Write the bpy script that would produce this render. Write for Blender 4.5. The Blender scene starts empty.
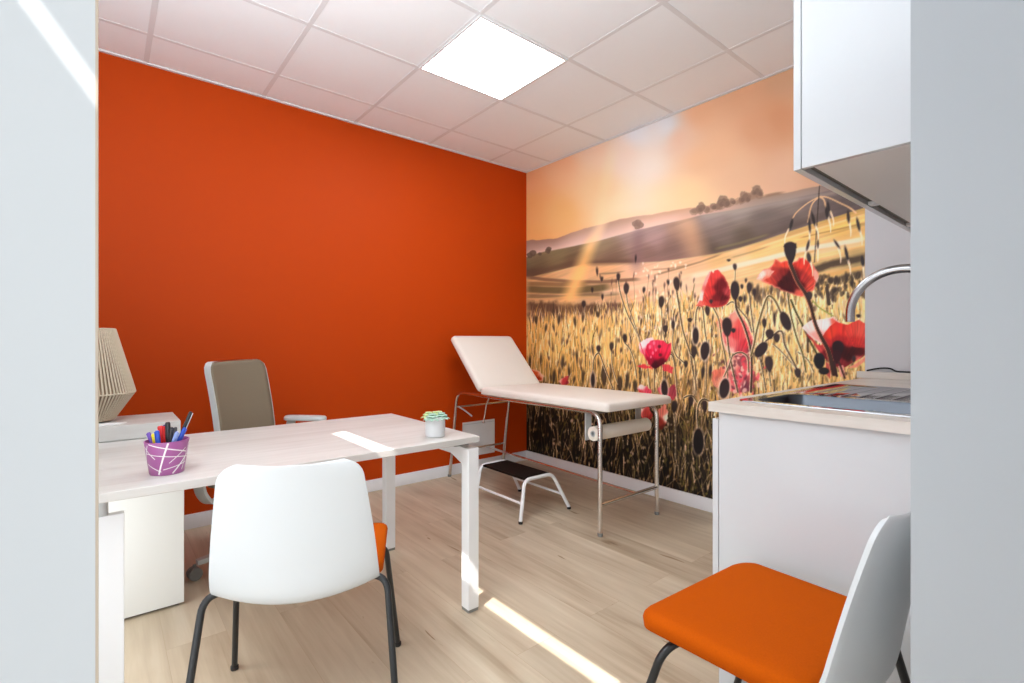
import bpy, bmesh, math, random
import numpy as np
from mathutils import Vector, Matrix
PI = math.pi
sc = bpy.context.scene
COL = sc.collection
random.seed(7)

# ------------------------------------------------------------------ camera
CF, CYAW, CCX, CCY = 494.5, 0.6894, 512.0, 339.63
CAM = np.array([-3.0204, -3.4519, 1.1117])
cd = bpy.data.cameras.new('camera'); co = bpy.data.objects.new('camera', cd); COL.objects.link(co)
cd.sensor_width = 36; cd.lens = CF / 1024 * 36; cd.shift_y = (CCY - 341.5) / 1024; cd.clip_start = 0.02
co.location = CAM; co.rotation_euler = (PI / 2, 0, -CYAW)
sc.camera = co
FW = np.array([math.sin(CYAW), math.cos(CYAW), 0]); RT = np.array([math.cos(CYAW), -math.sin(CYAW), 0])

# ------------------------------------------------------------------ materials
def lin(c):
    return tuple((x / 12.92 if x <= .04045 else ((x + .055) / 1.055) ** 2.4) for x in c)
def rgb(r, g, b): return lin((r / 255, g / 255, b / 255)) + (1,)
def mat(name, col, rough=.5, metal=0, spec=.5, noise=None, bump=None, coat=0, sheen=0):
    m = bpy.data.materials.new(name); m.use_nodes = True
    nt = m.node_tree; b = nt.nodes['Principled BSDF']
    b.inputs['Base Color'].default_value = col; b.inputs['Roughness'].default_value = rough
    b.inputs['Metallic'].default_value = metal; b.inputs['Specular IOR Level'].default_value = spec
    b.inputs['Coat Weight'].default_value = coat; b.inputs['Coat Roughness'].default_value = .05
    if sheen: b.inputs['Sheen Weight'].default_value = sheen
    tc = nt.nodes.new('ShaderNodeTexCoord')
    if noise:
        sc_, amt = noise
        n = nt.nodes.new('ShaderNodeTexNoise'); n.inputs['Scale'].default_value = sc_; n.inputs['Detail'].default_value = 4
        nt.links.new(tc.outputs['Object'], n.inputs['Vector'])
        mx = nt.nodes.new('ShaderNodeMix'); mx.data_type = 'RGBA'
        mx.inputs[6].default_value = tuple(max(0, c * (1 - amt)) for c in col[:3]) + (1,)
        mx.inputs[7].default_value = tuple(min(1, c * (1 + amt)) for c in col[:3]) + (1,)
        nt.links.new(n.outputs['Fac'], mx.inputs[0]); nt.links.new(mx.outputs[2], b.inputs['Base Color'])
    if bump:
        sc_, st = bump
        n2 = nt.nodes.new('ShaderNodeTexNoise'); n2.inputs['Scale'].default_value = sc_; n2.inputs['Detail'].default_value = 3
        nt.links.new(tc.outputs['Object'], n2.inputs['Vector'])
        bp = nt.nodes.new('ShaderNodeBump'); bp.inputs['Strength'].default_value = st; bp.inputs['Distance'].default_value = .002
        nt.links.new(n2.outputs['Fac'], bp.inputs['Height']); nt.links.new(bp.outputs['Normal'], b.inputs['Normal'])
    return m

def wood(name, cols, along, rough=.45, scale=1.0, plank=None, cracks=False):
    """stretched-noise wood; grain runs along axis 'along' (0=X,1=Y); optional plank width/length"""
    m = bpy.data.materials.new(name); m.use_nodes = True
    nt = m.node_tree; b = nt.nodes['Principled BSDF']; b.inputs['Roughness'].default_value = rough
    L = nt.links.new
    tc = nt.nodes.new('ShaderNodeTexCoord')
    vec = tc.outputs['Object']
    if plank:
        w, l = plank
        mp = nt.nodes.new('ShaderNodeMapping'); L(vec, mp.inputs['Vector'])
        if along == 1: mp.inputs['Rotation'].default_value = (0, 0, PI / 2)
        br = nt.nodes.new('ShaderNodeTexBrick'); L(mp.outputs['Vector'], br.inputs['Vector'])
        br.inputs['Scale'].default_value = 1; br.inputs['Brick Width'].default_value = l; br.inputs['Row Height'].default_value = w
        br.inputs['Mortar Size'].default_value = .0007; br.inputs['Mortar Smooth'].default_value = 0
        br.inputs['Color1'].default_value = (0, 0, 0, 1); br.inputs['Color2'].default_value = (1, 1, 1, 1); br.inputs['Mortar'].default_value = (.5, .5, .5, 1)
        br.offset = .37
        # offset the grain per plank
        mul = nt.nodes.new('ShaderNodeVectorMath'); mul.operation = 'MULTIPLY'; mul.inputs[1].default_value = (3.1, 7.7, 5.3)
        L(br.outputs['Color'], mul.inputs[0])
        add = nt.nodes.new('ShaderNodeVectorMath'); add.operation = 'ADD'; L(vec, add.inputs[0]); L(mul.outputs[0], add.inputs[1])
        vec2 = add.outputs[0]
    else: vec2 = vec
    def nz(sx, sy, det, dist=0):
        mp = nt.nodes.new('ShaderNodeMapping'); L(vec2, mp.inputs['Vector'])
        s = [sx, sy] if along == 0 else [sy, sx]
        mp.inputs['Scale'].default_value = (s[0] * scale, s[1] * scale, sy * scale)
        n = nt.nodes.new('ShaderNodeTexNoise'); n.inputs['Scale'].default_value = 1; n.inputs['Detail'].default_value = det
        n.inputs['Roughness'].default_value = .6; n.inputs['Distortion'].default_value = dist
        L(mp.outputs['Vector'], n.inputs['Vector']); return n.outputs['Fac']
    a = nz(1.2, 22, 5, .3); c = nz(.9, 4.5, 3, .6)
    mx = nt.nodes.new('ShaderNodeMath'); mx.operation = 'MULTIPLY_ADD'; L(a, mx.inputs[0]); mx.inputs[1].default_value = .5
    m3 = nt.nodes.new('ShaderNodeMath'); m3.operation = 'MULTIPLY'; L(c, m3.inputs[0]); m3.inputs[1].default_value = .5; L(m3.outputs[0], mx.inputs[2])
    cr = nt.nodes.new('ShaderNodeValToRGB'); L(mx.outputs[0], cr.inputs[0])
    els = cr.color_ramp.elements
    els[0].position = .33; els[0].color = cols[0]; els[1].position = .68; els[1].color = cols[-1]
    for i, cc in enumerate(cols[1:-1]):
        e = els.new(.33 + .35 * (i + 1) / (len(cols) - 1)); e.color = cc
    out = cr.outputs['Color']
    if plank:
        v = nt.nodes.new('ShaderNodeHueSaturation'); L(out, v.inputs['Color'])
        mr = nt.nodes.new('ShaderNodeMapRange'); L(br.outputs['Color'], mr.inputs['Value']); mr.inputs[3].default_value = .96; mr.inputs[4].default_value = 1.03
        L(mr.outputs[0], v.inputs['Value'])
        dk = nt.nodes.new('ShaderNodeMix'); dk.data_type = 'RGBA'; dk.blend_type = 'MULTIPLY'; L(br.outputs['Fac'], dk.inputs[0])
        L(v.outputs['Color'], dk.inputs[6]); dk.inputs[7].default_value = (.82, .76, .70, 1); out = dk.outputs[2]
    if cracks:
        k = nz(2.2, 16, 2, 1.5)
        c2 = nt.nodes.new('ShaderNodeValToRGB'); L(k, c2.inputs[0])
        c2.color_ramp.elements[0].position = .26; c2.color_ramp.elements[0].color = (1, 1, 1, 1)
        c2.color_ramp.elements[1].position = .31; c2.color_ramp.elements[1].color = (0, 0, 0, 1)
        dk2 = nt.nodes.new('ShaderNodeMix'); dk2.data_type = 'RGBA'; dk2.blend_type = 'MULTIPLY'; L(c2.outputs['Color'], dk2.inputs[0])
        L(out, dk2.inputs[6]); dk2.inputs[7].default_value = (.55, .45, .36, 1); out = dk2.outputs[2]
    L(out, b.inputs['Base Color'])
    return m

M = {}
M['orange'] = mat('orange_wall_paint', (.525, .054, .001, 1), .6, spec=.15, noise=(.8, .03), bump=(260, .05))
M['white_wall'] = mat('white_wall_paint', rgb(222, 224, 226), .6, spec=.25, bump=(250, .06))
M['grey_wall'] = mat('pale_grey_wall_paint', rgb(205, 205, 208), .6, spec=.25)
M['panel'] = mat('white_satin_lacquer', rgb(216, 221, 224), .4, spec=.35)
M['jamb'] = mat('grey_door_jamb_paint', rgb(176, 180, 184), .5, spec=.3)
M['edge'] = mat('beige_edge_band', rgb(205, 190, 170), .5)
M['skirt'] = mat('white_skirting_paint', rgb(243, 243, 246), .4)
M['tile'] = mat('ceiling_tile', rgb(247, 251, 254), .85, spec=.1, bump=(420, .12))
M['bar'] = mat('ceiling_grid_paint', rgb(228, 230, 232), .6, spec=.2)
M['floor'] = wood('oak_plank_floor', [rgb(165, 145, 120), rgb(187, 169, 145), rgb(200, 184, 160), rgb(211, 197, 176)], 1, .5, 1, (.19, 1.3), True)
M['desk'] = wood('pale_acacia_laminate', [rgb(192, 187, 180), rgb(205, 202, 197), rgb(216, 214, 210)], 0, .4, 1.3)
M['deskedge'] = wood('pale_edge_band', [rgb(214, 206, 192), rgb(222, 214, 202)], 0, .45, 1.3)
M['worktop'] = wood('whitewashed_worktop', [rgb(196, 186, 176), rgb(212, 205, 196), rgb(224, 218, 211)], 1, .4, 1.5)
M['white_metal'] = mat('white_powder_coat', rgb(236, 237, 238), .35)
M['white_lam'] = mat('white_laminate', rgb(228, 229, 226), .4)
M['gloss'] = mat('gloss_white_lacquer', rgb(208, 211, 214), .1, spec=.22)
M['cab'] = mat('white_carcass', rgb(226, 226, 224), .45)
M['cabdark'] = mat('cabinet_gap_shadow_line', rgb(110, 105, 96), .6)
M['shell'] = mat('white_polypropylene', rgb(210, 214, 216), .33, spec=.45)
M['fabric_orange'] = mat('orange_wool_fabric', (.49, .082, .0022, 1), .9, spec=.05, noise=(300, .12), bump=(900, .35))
M['black'] = mat('black_powder_coat', rgb(30, 32, 34), .4)
M['blackrub'] = mat('black_rubber', rgb(28, 27, 27), .7)
M['tread'] = mat('dark_ribbed_rubber', rgb(26, 16, 12), .75, spec=.15, bump=(300, .4))
M['chrome'] = mat('chrome_tube', rgb(228, 226, 224), .22, metal=1)
M['deck'] = mat('polished_steel', rgb(170, 170, 172), .09, metal=1)
M['steel'] = mat('brushed_steel', rgb(176, 176, 178), .25, metal=1)
M['bowl'] = mat('satin_steel', rgb(78, 82, 88), .3, metal=1)
M['vinyl'] = mat('cream_vinyl', rgb(234, 226, 217), .5, spec=.35, bump=(500, .08))
M['paper'] = mat('white_paper', rgb(240, 238, 236), .8, spec=.1)
M['paperroll'] = mat('couch_roll_paper', rgb(243, 236, 224), .85, spec=.1)
M['mesh'] = mat('taupe_mesh_fabric', rgb(134, 122, 104), .8, spec=.15, noise=(500, .12), bump=(900, .3))
M['silver'] = mat('light_grey_plastic', rgb(196, 200, 200), .4)
M['silverdark'] = mat('mid_grey_plastic', rgb(128, 128, 124), .45)
M['string'] = mat('natural_string', rgb(205, 190, 168), .8, spec=.1)
M['lampcore'] = mat('beige_inner_shade', rgb(150, 128, 105), .9, spec=.05)
M['purple'] = mat('magenta_glazed_tin', rgb(166, 92, 152), .3, noise=(18, .1))
M['whiteline'] = mat('white_glaze_line', rgb(238, 230, 232), .35)
M['pot'] = mat('white_ceramic', rgb(214, 215, 216), .45)
M['soil'] = mat('dark_soil', rgb(50, 38, 30), .95, spec=.05)
M['leaf'] = mat('blue_green_succulent', rgb(168, 200, 182), .5, noise=(40, .2))
M['leaf2'] = mat('yellow_green_succulent', rgb(206, 220, 158), .5, noise=(40, .2))
M['blind'] = mat('white_blind_fabric', rgb(235, 236, 238), .8, spec=.1)

# ------------------------------------------------------------------ mesh building
class MB:
    def __init__(s): s.bm = bmesh.new(); s.mi = 0
    def _tag(s, faces):
        for f in faces: f.material_index = s.mi
    def box(s, a, b, bev=0, seg=2):
        a = Vector(a); b = Vector(b); old = set(s.bm.faces)
        vs = bmesh.ops.create_cube(s.bm, size=1)['verts']
        for v in vs: v.co = Vector([a[i] + (b[i] - a[i]) * (v.co[i] + .5) for i in range(3)])
        if bev:
            es = list({e for v in vs for e in v.link_edges})
            bmesh.ops.bevel(s.bm, geom=es, offset=bev, segments=seg, profile=.5, affect='EDGES')
        s._tag([f for f in s.bm.faces if f not in old]); return s
    def tube(s, pts, r, n=12, cap=True, rads=None):
        P = [Vector(p) for p in pts]; rings = []
        up = None
        for i, p in enumerate(P):
            if i == 0: t = P[1] - P[0]
            elif i == len(P) - 1: t = P[-1] - P[-2]
            else: t = (P[i + 1] - p).normalized() + (p - P[i - 1]).normalized()
            t.normalize()
            if up is None:
                up = Vector((0, 0, 1)) if abs(t.z) < .9 else Vector((1, 0, 0))
            x = (up - t * up.dot(t)).normalized(); y = t.cross(x); up = x
            rr = rads[i] if rads else r
            rings.append([s.bm.verts.new(p + (x * math.cos(a) + y * math.sin(a)) * rr) for a in (2 * PI * k / n for k in range(n))])
        fs = []
        for A, B in zip(rings, rings[1:]):
            for k in range(n): fs.append(s.bm.faces.new((A[k], A[(k + 1) % n], B[(k + 1) % n], B[k])))
        if cap:
            fs.append(s.bm.faces.new(rings[0][::-1])); fs.append(s.bm.faces.new(rings[-1]))
        s._tag(fs); return s
    def lathe(s, prof, c=(0, 0, 0), n=40, closed=False):
        c = Vector(c); rings = []
        for r, z in prof:
            rings.append([s.bm.verts.new(c + Vector((r * math.cos(2 * PI * k / n), r * math.sin(2 * PI * k / n), z))) for k in range(n)])
        fs = []
        for A, B in zip(rings, rings[1:]):
            for k in range(n): fs.append(s.bm.faces.new((A[k], A[(k + 1) % n], B[(k + 1) % n], B[k])))
        if not closed:
            if prof[0][0] > 1e-5: fs.append(s.bm.faces.new(rings[0][::-1]))
            if prof[-1][0] > 1e-5: fs.append(s.bm.faces.new(rings[-1]))
        s._tag(fs); return s
    def prism(s, poly, a, b, axis=2):
        """poly: 2D outline extruded along axis from a to b"""
        def mk(p, h):
            q = [0, 0, 0]; o = [i for i in range(3) if i != axis]; q[o[0]] = p[0]; q[o[1]] = p[1]; q[axis] = h; return s.bm.verts.new(q)
        A = [mk(p, a) for p in poly]; B = [mk(p, b) for p in poly]; n = len(poly)
        fs = [s.bm.faces.new(A[::-1]), s.bm.faces.new(B)]
        for k in range(n): fs.append(s.bm.faces.new((A[k], A[(k + 1) % n], B[(k + 1) % n], B[k])))
        s._tag(fs); return s
    def grid(s, rows, wrap=False):
        V = [[s.bm.verts.new(p) for p in r] for r in rows]; fs = []
        for A, B in zip(V, V[1:]):
            for k in range(len(A) - (0 if wrap else 1)):
                k2 = (k + 1) % len(A); fs.append(s.bm.faces.new((A[k], A[k2], B[k2], B[k])))
        s._tag(fs); return V
    def build(s, name, mats, parent=None, smooth=True, mods=None, angle=35):
        bmesh.ops.recalc_face_normals(s.bm, faces=s.bm.faces)
        me = bpy.data.meshes.new(name)
        if smooth:
            for f in s.bm.faces: f.smooth = True
            for e in s.bm.edges:
                if len(e.link_faces) == 2 and e.calc_face_angle(0) > math.radians(angle): e.smooth = False
        s.bm.to_mesh(me); s.bm.free()
        for m in (mats if isinstance(mats, (list, tuple)) else [mats]): me.materials.append(m)
        o = bpy.data.objects.new(name, me); COL.objects.link(o)
        if parent: o.parent = parent
        return o

def bez(pts, r=.03, n=6):
    """rounds the corners of a polyline"""
    P = [Vector(p) for p in pts]; out = [P[0]]
    for i in range(1, len(P) - 1):
        a = (P[i - 1] - P[i]); b = (P[i + 1] - P[i]); ra = min(r, a.length * .48, b.length * .48)
        A = P[i] + a.normalized() * ra; B = P[i] + b.normalized() * ra
        for k in range(n + 1):
            t = k / n; out.append(A * (1 - t) ** 2 + P[i] * 2 * t * (1 - t) + B * t * t)
    out.append(P[-1]); return out
def rrect(x0, y0, x1, y1, r, n=6):
    o = []
    for cx, cy, a0 in ((x1 - r, y1 - r, 0), (x0 + r, y1 - r, 90), (x0 + r, y0 + r, 180), (x1 - r, y0 + r, 270)):
        for k in range(n + 1):
            a = math.radians(a0 + 90 * k / n); o.append((cx + r * math.cos(a), cy + r * math.sin(a)))
    return o
def thing(name, label, cat, loc=(0, 0, 0), rz=0, group=None):
    o = bpy.data.objects.new(name, None); COL.objects.link(o); o.empty_display_size = .05
    o.location = loc; o.rotation_euler = (0, 0, rz); o['label'] = label; o['category'] = cat
    if group: o['group'] = group
    return o
def tag(o, label, cat, group=None):
    o['label'] = label; o['category'] = cat
    if group: o['group'] = group
    return o
def struct(o): o['kind'] = 'structure'; return o
def sub(mb_obj): return mb_obj

# ------------------------------------------------------------------ room
H = 2.658
XL = -3.4
def sbox(name, a, b, m, bev=0): return struct(MB().box(a, b, bev).build(name, m))
sbox('floor', (XL - .03, -5.2, -.05), (.1, .08, 0), M['floor'])
sbox('ceiling', (XL, -5.2, H + .004), (.1, .08, H + .06), M['tile'])
# ceiling grid
g = MB(); bw = .012
GX, GY = .4405, .3406
xs = [-GX - .6 * i for i in range(5)]; ys = [-GY - .6 * j for j in range(9)]
for x in xs: g.box((x - bw, -5.1, H + .002), (x + bw, 0, H + .006))
for y in ys: g.box((XL, y - bw, H + .0023), (0, y + bw, H + .006))
g.box((XL, -.02, H - .003), (-.001, -.001, H + .004)); g.box((-.02, -5.1, H - .003), (-.001, -.001, H + .004))
struct(g.build('trim_1', M['bar'], smooth=False))
sbox('wall_back', (XL - .03, 0, 0), (.1, .08, H + .004), M['orange'])
w = MB(); w.box((0, -5.2, 0), (.1, 0, H + .004)); struct(w.build('wall_right', M['grey_wall'], smooth=False))
w = MB(); w.box((-2.080, -3.42, 0), (-.001, -3.26, H)); w.mi = 1; w.box((-2.088, -3.42, 0), (-2.080, -3.26, H)); struct(w.build('wall_front', [M['white_wall'], M['jamb']], smooth=False))
# window wall on the left, with two window openings
W2 = (-3.072, -1.05, .1, 2.503)   # y0,y1,z0,z1
W1 = (-4.6, -3.17, .9, 2.503)  # added unseen window; the gap in its blind streaks the partition
w = MB(); x0, x1 = XL - .03, XL
w.box((x0, -5.2, 0), (x1, W2[0], .9)); w.box((x0, W2[0], 0), (x1, W2[1], .1)); w.box((x0, W2[1], 0), (x1, 0, .9)); w.box((x0, -5.2, 2.503), (x1, 0, H + .004))
w.box((x0, W2[1], .9), (x1, 0, 2.503)); w.box((x0, W1[1], .9), (x1, W2[0], 2.503)); w.box((x0, -5.2, .9), (x1, W1[0], 2.503))
struct(w.build('wall_left', M['white_wall'], smooth=False))
# window frames and unseen blinds, gapped to shape the sun streaks
for n, (a, b, z0, z1), gap in (('window_1', W1, (1.788, 1.812)), ('window_2', W2, (2.362, 2.503))):
    f = MB()
    f.box((XL - .028, a, z0), (XL + .012, a + .03, 2.3)); f.box((XL - .028, b - .03, z0), (XL + .012, b, 2.3) )
    f.box((XL - .028, a, z0), (XL + .03, b, z0 + .03))
    struct(f.build(n, M['white_metal'], smooth=False))
t = thing('sun_slit_blind', 'unseen white blind shaped to leave a sun slit at the window beside the desk', 'blind', (XL, -2.4, .13))
o = MB().prism([(W2[0] + .031, .131), (W2[1] - .031, .131), (W2[1] - .031, 2.502), (-1.776, 2.502), (-1.776, 2.362), (W2[0] + .031, 2.362)], XL - .004, XL, 0).build('fabric', M['blind'], smooth=False); o.parent = t; o.location = -Vector(t.location)  # stepped top edge shapes the sun slit for desk and floor
t = thing('sun_slit_blind', 'unseen white blind in two pieces, gapped to streak sunlight on the partition', 'blind', (XL, -3.9, .93))
for z0, z1 in ((.931, 1.788), (1.809, 2.502)):
    o = MB().box((XL - .004, W1[0] + .031, z0), (XL, W1[1] - .031, z1)).build('fabric', M['blind'], smooth=False); o.parent = t; o.location = -Vector(t.location)
# partition panel at the left edge of the view
p = MB(); p.box((XL + .002, -3.11, 0), (-3.0241, -3.078, H - .006)); p.mi = 1; p.box((-3.0241, -3.11, 0), (-3.0230, -3.078, H - .006))
struct(p.build('wall_partition', [M['panel'], M['edge']], smooth=False))
# skirting
sbox('baseboard_back', (XL + .001, -.013, 0), (-.001, -.0005, .0855), M['skirt'], .002)
sbox('baseboard_right', (-.013, -2.62, 0), (-.0005, -.014, .0855), M['skirt'], .002)
# ceiling light panel
em = bpy.data.materials.new('lit_diffuser'); em.use_nodes = True
bs = em.node_tree.nodes['Principled BSDF']; bs.inputs['Base Color'].default_value = (.9, .9, .88, 1)
bs.inputs['Emission Color'].default_value = (.87, .95, 1, 1); bs.inputs['Emission Strength'].default_value = 18.5
for lab, x, y in (('square lit LED panel set flush in the tiled white ceiling', -1.3405, -1.2406),):
    t = thing('ceiling_light', lab, 'ceiling light', (x, y, H))
    f = MB()
    for a, b in (((-.298, -.298), (.298, -.286)), ((-.298, .286), (.298, .298)), ((-.298, -.286), (-.286, .286)), ((.286, -.286), (.298, .286))):
        f.box((a[0], a[1], -.004), (b[0], b[1], .003))
    f.build('frame', M['white_metal'], t, smooth=False)
    MB().box((-.287, -.287, -.002), (.287, .287, .002)).build('diffuser', em, t, smooth=False)
# ------------------------------------------------------------------ printed wall mural (poppy field), painted per vertex of a fine sheet
RS = .0042
S0, S1, Z0, Z1 = 0.0, 2.644, .086, H - .001
NS = int((S1 - S0) / RS); NZ = int((Z1 - Z0) / RS)
sg = np.linspace(S0, S1, NS); zg = np.linspace(Z0, Z1, NZ)
SS, ZZ = np.meshgrid(sg, zg)                                   # [z, s]
def wall2px(s, z):
    dx = 0 - CAM[0]; dy = -s - CAM[1]; dz = z - CAM[2]
    d = dx * FW[0] + dy * FW[1]; r = dx * RT[0] + dy * RT[1]
    return CCX + CF * r / d, CCY - CF * dz / d, d
def px2wall(u, v):
    ray = FW + RT * (u - CCX) / CF; t = -CAM[0] / ray[0]
    y = CAM[1] + ray[1] * t; z = CAM[2] - (v - CCY) / CF * t
    return -y, z, CF / t                                        # s, z, px per metre (vertical)
UU, VV, _ = wall2px(SS, ZZ)
IMG = np.zeros((NZ, NS, 3))
rng = np.random.default_rng(11)
def C(*c): return np.array(c, float) / 255
def vnoise(x, y, seed):
    r = np.random.default_rng(seed).random((64, 64))
    xi = np.floor(x).astype(int); yi = np.floor(y).astype(int); fx = x - xi; fy = y - yi
    fx = fx * fx * (3 - 2 * fx); fy = fy * fy * (3 - 2 * fy)
    g = lambda i, j: r[(xi + i) % 64, (yi + j) % 64]
    return (g(0, 0) * (1 - fx) + g(1, 0) * fx) * (1 - fy) + (g(0, 1) * (1 - fx) + g(1, 1) * fx) * fy
def fbm(x, y, seed, o=4):
    t = 0; a = .5
    for k in range(o): t = t + a * vnoise(x * 2 ** k, y * 2 ** k, seed + k); a /= 2
    return t / (1 - .5 ** o)
def field(pts, p=2.2):
    num = 0; den = 0
    for (u, v, c) in pts:
        w = 1 / ((UU - u) ** 2 + (VV - v) ** 2 + 60) ** p
        num = num + w[..., None] * C(*c); den = den + w
    return num / den[..., None]
def lay(col, a):
    global IMG
    IMG = IMG * (1 - a[..., None]) + col * a[..., None]
def yline(pts):
    P = np.array(pts, float); return np.interp(UU, P[:, 0], P[:, 1])
def ss(a, b, x): t = np.clip((x - a) / (b - a), 0, 1); return t * t * (3 - 2 * t)

# --- sky
IMG = field([(530, 238, (243, 152, 88)), (530, 205, (240, 150, 90)), (530, 180, (226, 148, 102)), (560, 165, (232, 160, 118)), (560, 215, (243, 162, 100)),
             (590, 150, (233, 178, 146)), (600, 190, (240, 176, 128)), (620, 205, (242, 188, 142)), (640, 130, (214, 205, 202)), (665, 125, (216, 208, 206)),
             (650, 165, (224, 196, 174)), (625, 160, (228, 190, 166)), (680, 140, (226, 178, 148)), (700, 115, (224, 165, 125)), (700, 160, (228, 172, 130)), (690, 195, (236, 190, 140)),
             (660, 200, (240, 192, 146)), (740, 95, (218, 160, 122)), (785, 80, (210, 158, 122)), (760, 130, (216, 154, 116)), (780, 120, (212, 146, 106)), (740, 170, (226, 174, 136)), (785, 175, (224, 172, 138)),
             (820, 178, (216, 162, 128)), (870, 120, (205, 150, 115)), (720, 150, (228, 172, 132))], 1.6)
IMG *= 1 + .035 * (fbm(SS * 2, ZZ * 6, 3) - .5)[..., None]

# --- ridges and fields
ridge = [(520, 240.5), (527, 240.5), (533, 240), (540, 240), (548, 239), (553, 239), (558, 238), (575, 231.5), (590, 227), (600, 224.5), (620, 219.5), (636, 216.5), (645, 215.5), (655, 214), (675, 210), (692, 207.5), (720, 204),
         (760, 197), (785, 193), (800, 190), (820, 186), (835, 182), (870, 175)]
ry = yline(ridge) + 1.2 * (fbm(SS * 14, ZZ * 0, 21) - .5)
low = [(520, 259), (527, 257), (535, 254), (545, 251.5), (552, 250.5), (575, 246), (600, 240.5), (620, 235), (640, 229.5), (660, 225), (680, 220.5), (700, 215.5), (740, 209), (790, 199), (870, 182)]
ly = yline(low)
t = np.clip((VV - ry) / np.maximum(ly - ry, 1), 0, 1)
haze = field([(530, 248, (176, 136, 118)), (600, 232, (205, 160, 138)), (660, 217, (226, 176, 152)), (700, 212, (206, 160, 138)), (780, 196, (165, 138, 122)), (860, 180, (135, 112, 104))], 1.5)
edge = field([(530, 240, (150, 108, 88)), (600, 225, (178, 132, 108)), (680, 210, (205, 150, 118)), (780, 193, (165, 132, 112)), (860, 178, (130, 108, 98))], 1.5)
hz = edge * (1 - ss(0, .75, t)[..., None]) + haze * ss(0, .75, t)[..., None]
hz = hz + (C(232, 190, 168) - hz) * (ss(.55, 1, t) * (1 - ss(680, 715, UU)) * .5)[..., None]
lay(hz, ss(-.7, .7, VV - ry))
fieldtop = [(520, 277), (533, 276.5), (560, 270), (575, 266), (590, 263.2), (610, 262.7), (640, 262.5), (660, 261.5), (690, 257.5), (715, 253.5), (740, 247.5), (760, 241.5), (780, 234.5), (800, 228), (820, 221.5), (840, 215.5), (870, 206)]
fy = yline(fieldtop)
hill = field([(530, 262, (122, 102, 72)), (560, 256, (132, 110, 76)), (530, 273, (100, 74, 58)), (570, 262, (112, 84, 62)), (600, 246, (150, 122, 92)), (610, 258, (128, 98, 80)), (635, 240, (168, 134, 122)), (650, 255, (142, 108, 98)), (655, 240, (180, 142, 134)), (680, 228, (176, 134, 112)),
              (670, 252, (138, 106, 96)), (715, 220, (156, 134, 124)), (740, 214, (160, 140, 128)), (720, 236, (132, 112, 104)), (715, 250, (108, 90, 76)), (745, 236, (108, 92, 78)), (760, 225, (124, 106, 98)), (790, 205, (150, 130, 118)), (790, 222, (116, 98, 92)), (810, 200, (128, 108, 102)), (830, 198, (112, 94, 90)), (860, 188, (108, 90, 86)), (850, 205, (98, 84, 80))], 1.8)
hill = hill * (1 + .16 * (fbm(SS * 3 - ZZ * 1.5, (ZZ - .13 * SS) * 60, 31) - .5))[..., None]
lay(hill, ss(-.8, .8, VV - ly))
sand = field([(535, 281, (196, 152, 104)), (570, 273, (214, 168, 120)), (600, 268, (212, 164, 118)), (600, 290, (190, 150, 112)), (640, 268, (222, 176, 142)), (660, 280, (228, 182, 146)), (690, 265, (220, 176, 134)), (690, 285, (228, 190, 154)), (720, 256, (216, 172, 116)),
              (740, 262, (222, 182, 130)), (760, 255, (218, 172, 108)), (760, 280, (214, 172, 118)), (800, 240, (212, 164, 96)), (800, 258, (216, 172, 110)), (840, 225, (214, 164, 88)), (860, 235, (214, 170, 102)), (830, 250, (212, 172, 112)), (860, 262, (150, 124, 82)), (860, 280, (206, 166, 108))], 1.8)
st = fbm(SS * 2.2, (ZZ - .16 * SS) * 46, 41, 4) - .5
sand = sand * (1 + (.22 + .25 * ss(700, 860, UU)) * st)[..., None]
lay(sand, ss(-.8, .8, VV - fy))
def band(pts, col, wtop, wbot=None, amt=1., soft=1., noise=0, ulim=None):
    """a streak along a polyline, half-width wtop px"""
    yy = yline(pts); dv = np.abs(VV - yy - noise * (fbm(SS * 20, ZZ * 20, 77) - .5))
    a = amt * (1 - ss(wtop - soft, wtop + soft, dv))
    u0, u1 = pts[0][0], pts[-1][0]
    a = a * ss(u0 - 3, u0 + 6, UU) * (1 - ss(u1 - 8, u1 + 3, UU)); lay(C(*col), a)
# hill streaks
band([(528, 272), (545, 270), (570, 264), (640, 261)], (98, 72, 58), 2.5, amt=.55, soft=2)
band([(700, 253), (730, 247), (760, 238), (800, 224), (830, 214)], (92, 76, 66), 3, amt=.6, soft=3)
band([(715, 249), (740, 243), (770, 234)], (146, 130, 88), 1.2, amt=.6)
band([(700, 217), (740, 211), (790, 201), (840, 192)], (178, 154, 140), 2.2, amt=.55, soft=2.5)
# field streaks, left
band([(526, 277), (545, 279.5), (570, 281.5), (600, 282), (640, 279)], (118, 88, 68), 1.6, amt=.85)
band([(526, 283.5), (560, 284.5), (590, 284)], (120, 92, 62), 2, amt=.8)
band([(526, 289), (545, 290), (575, 290.5), (610, 287)], (92, 78, 52), 3.4, amt=.85, soft=1.5)
band([(526, 296), (560, 297), (620, 293)], (112, 90, 66), 2, amt=.7)
band([(527, 300.5), (545, 299), (570, 297.3), (600, 297)], (196, 152, 104), 1.2, amt=.9)
band([(526, 307), (550, 308), (590, 309), (620, 310), (640, 309)], (88, 64, 50), 5.5, amt=.9, soft=3, noise=6)
band([(526, 318), (545, 317), (570, 317)], (66, 44, 42), 4, amt=.8, soft=3, noise=8)
band([(598, 274), (615, 273), (625, 271)], (120, 92, 72), .7, amt=.7)
band([(600, 294), (630, 288), (660, 284)], (232, 196, 160), 2.5, amt=.6, soft=2)
band([(655, 275), (680, 268), (700, 262), (722, 254)], (140, 104, 76), .9, amt=.75)
band([(650, 270), (670, 268.5), (690, 265)], (150, 112, 84), .7, amt=.6)
band([(690, 277), (720, 270), (740, 265), (770, 258), (800, 250), (866, 239)], (236, 206, 176), 2.4, amt=.85, soft=1.5)
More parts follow.
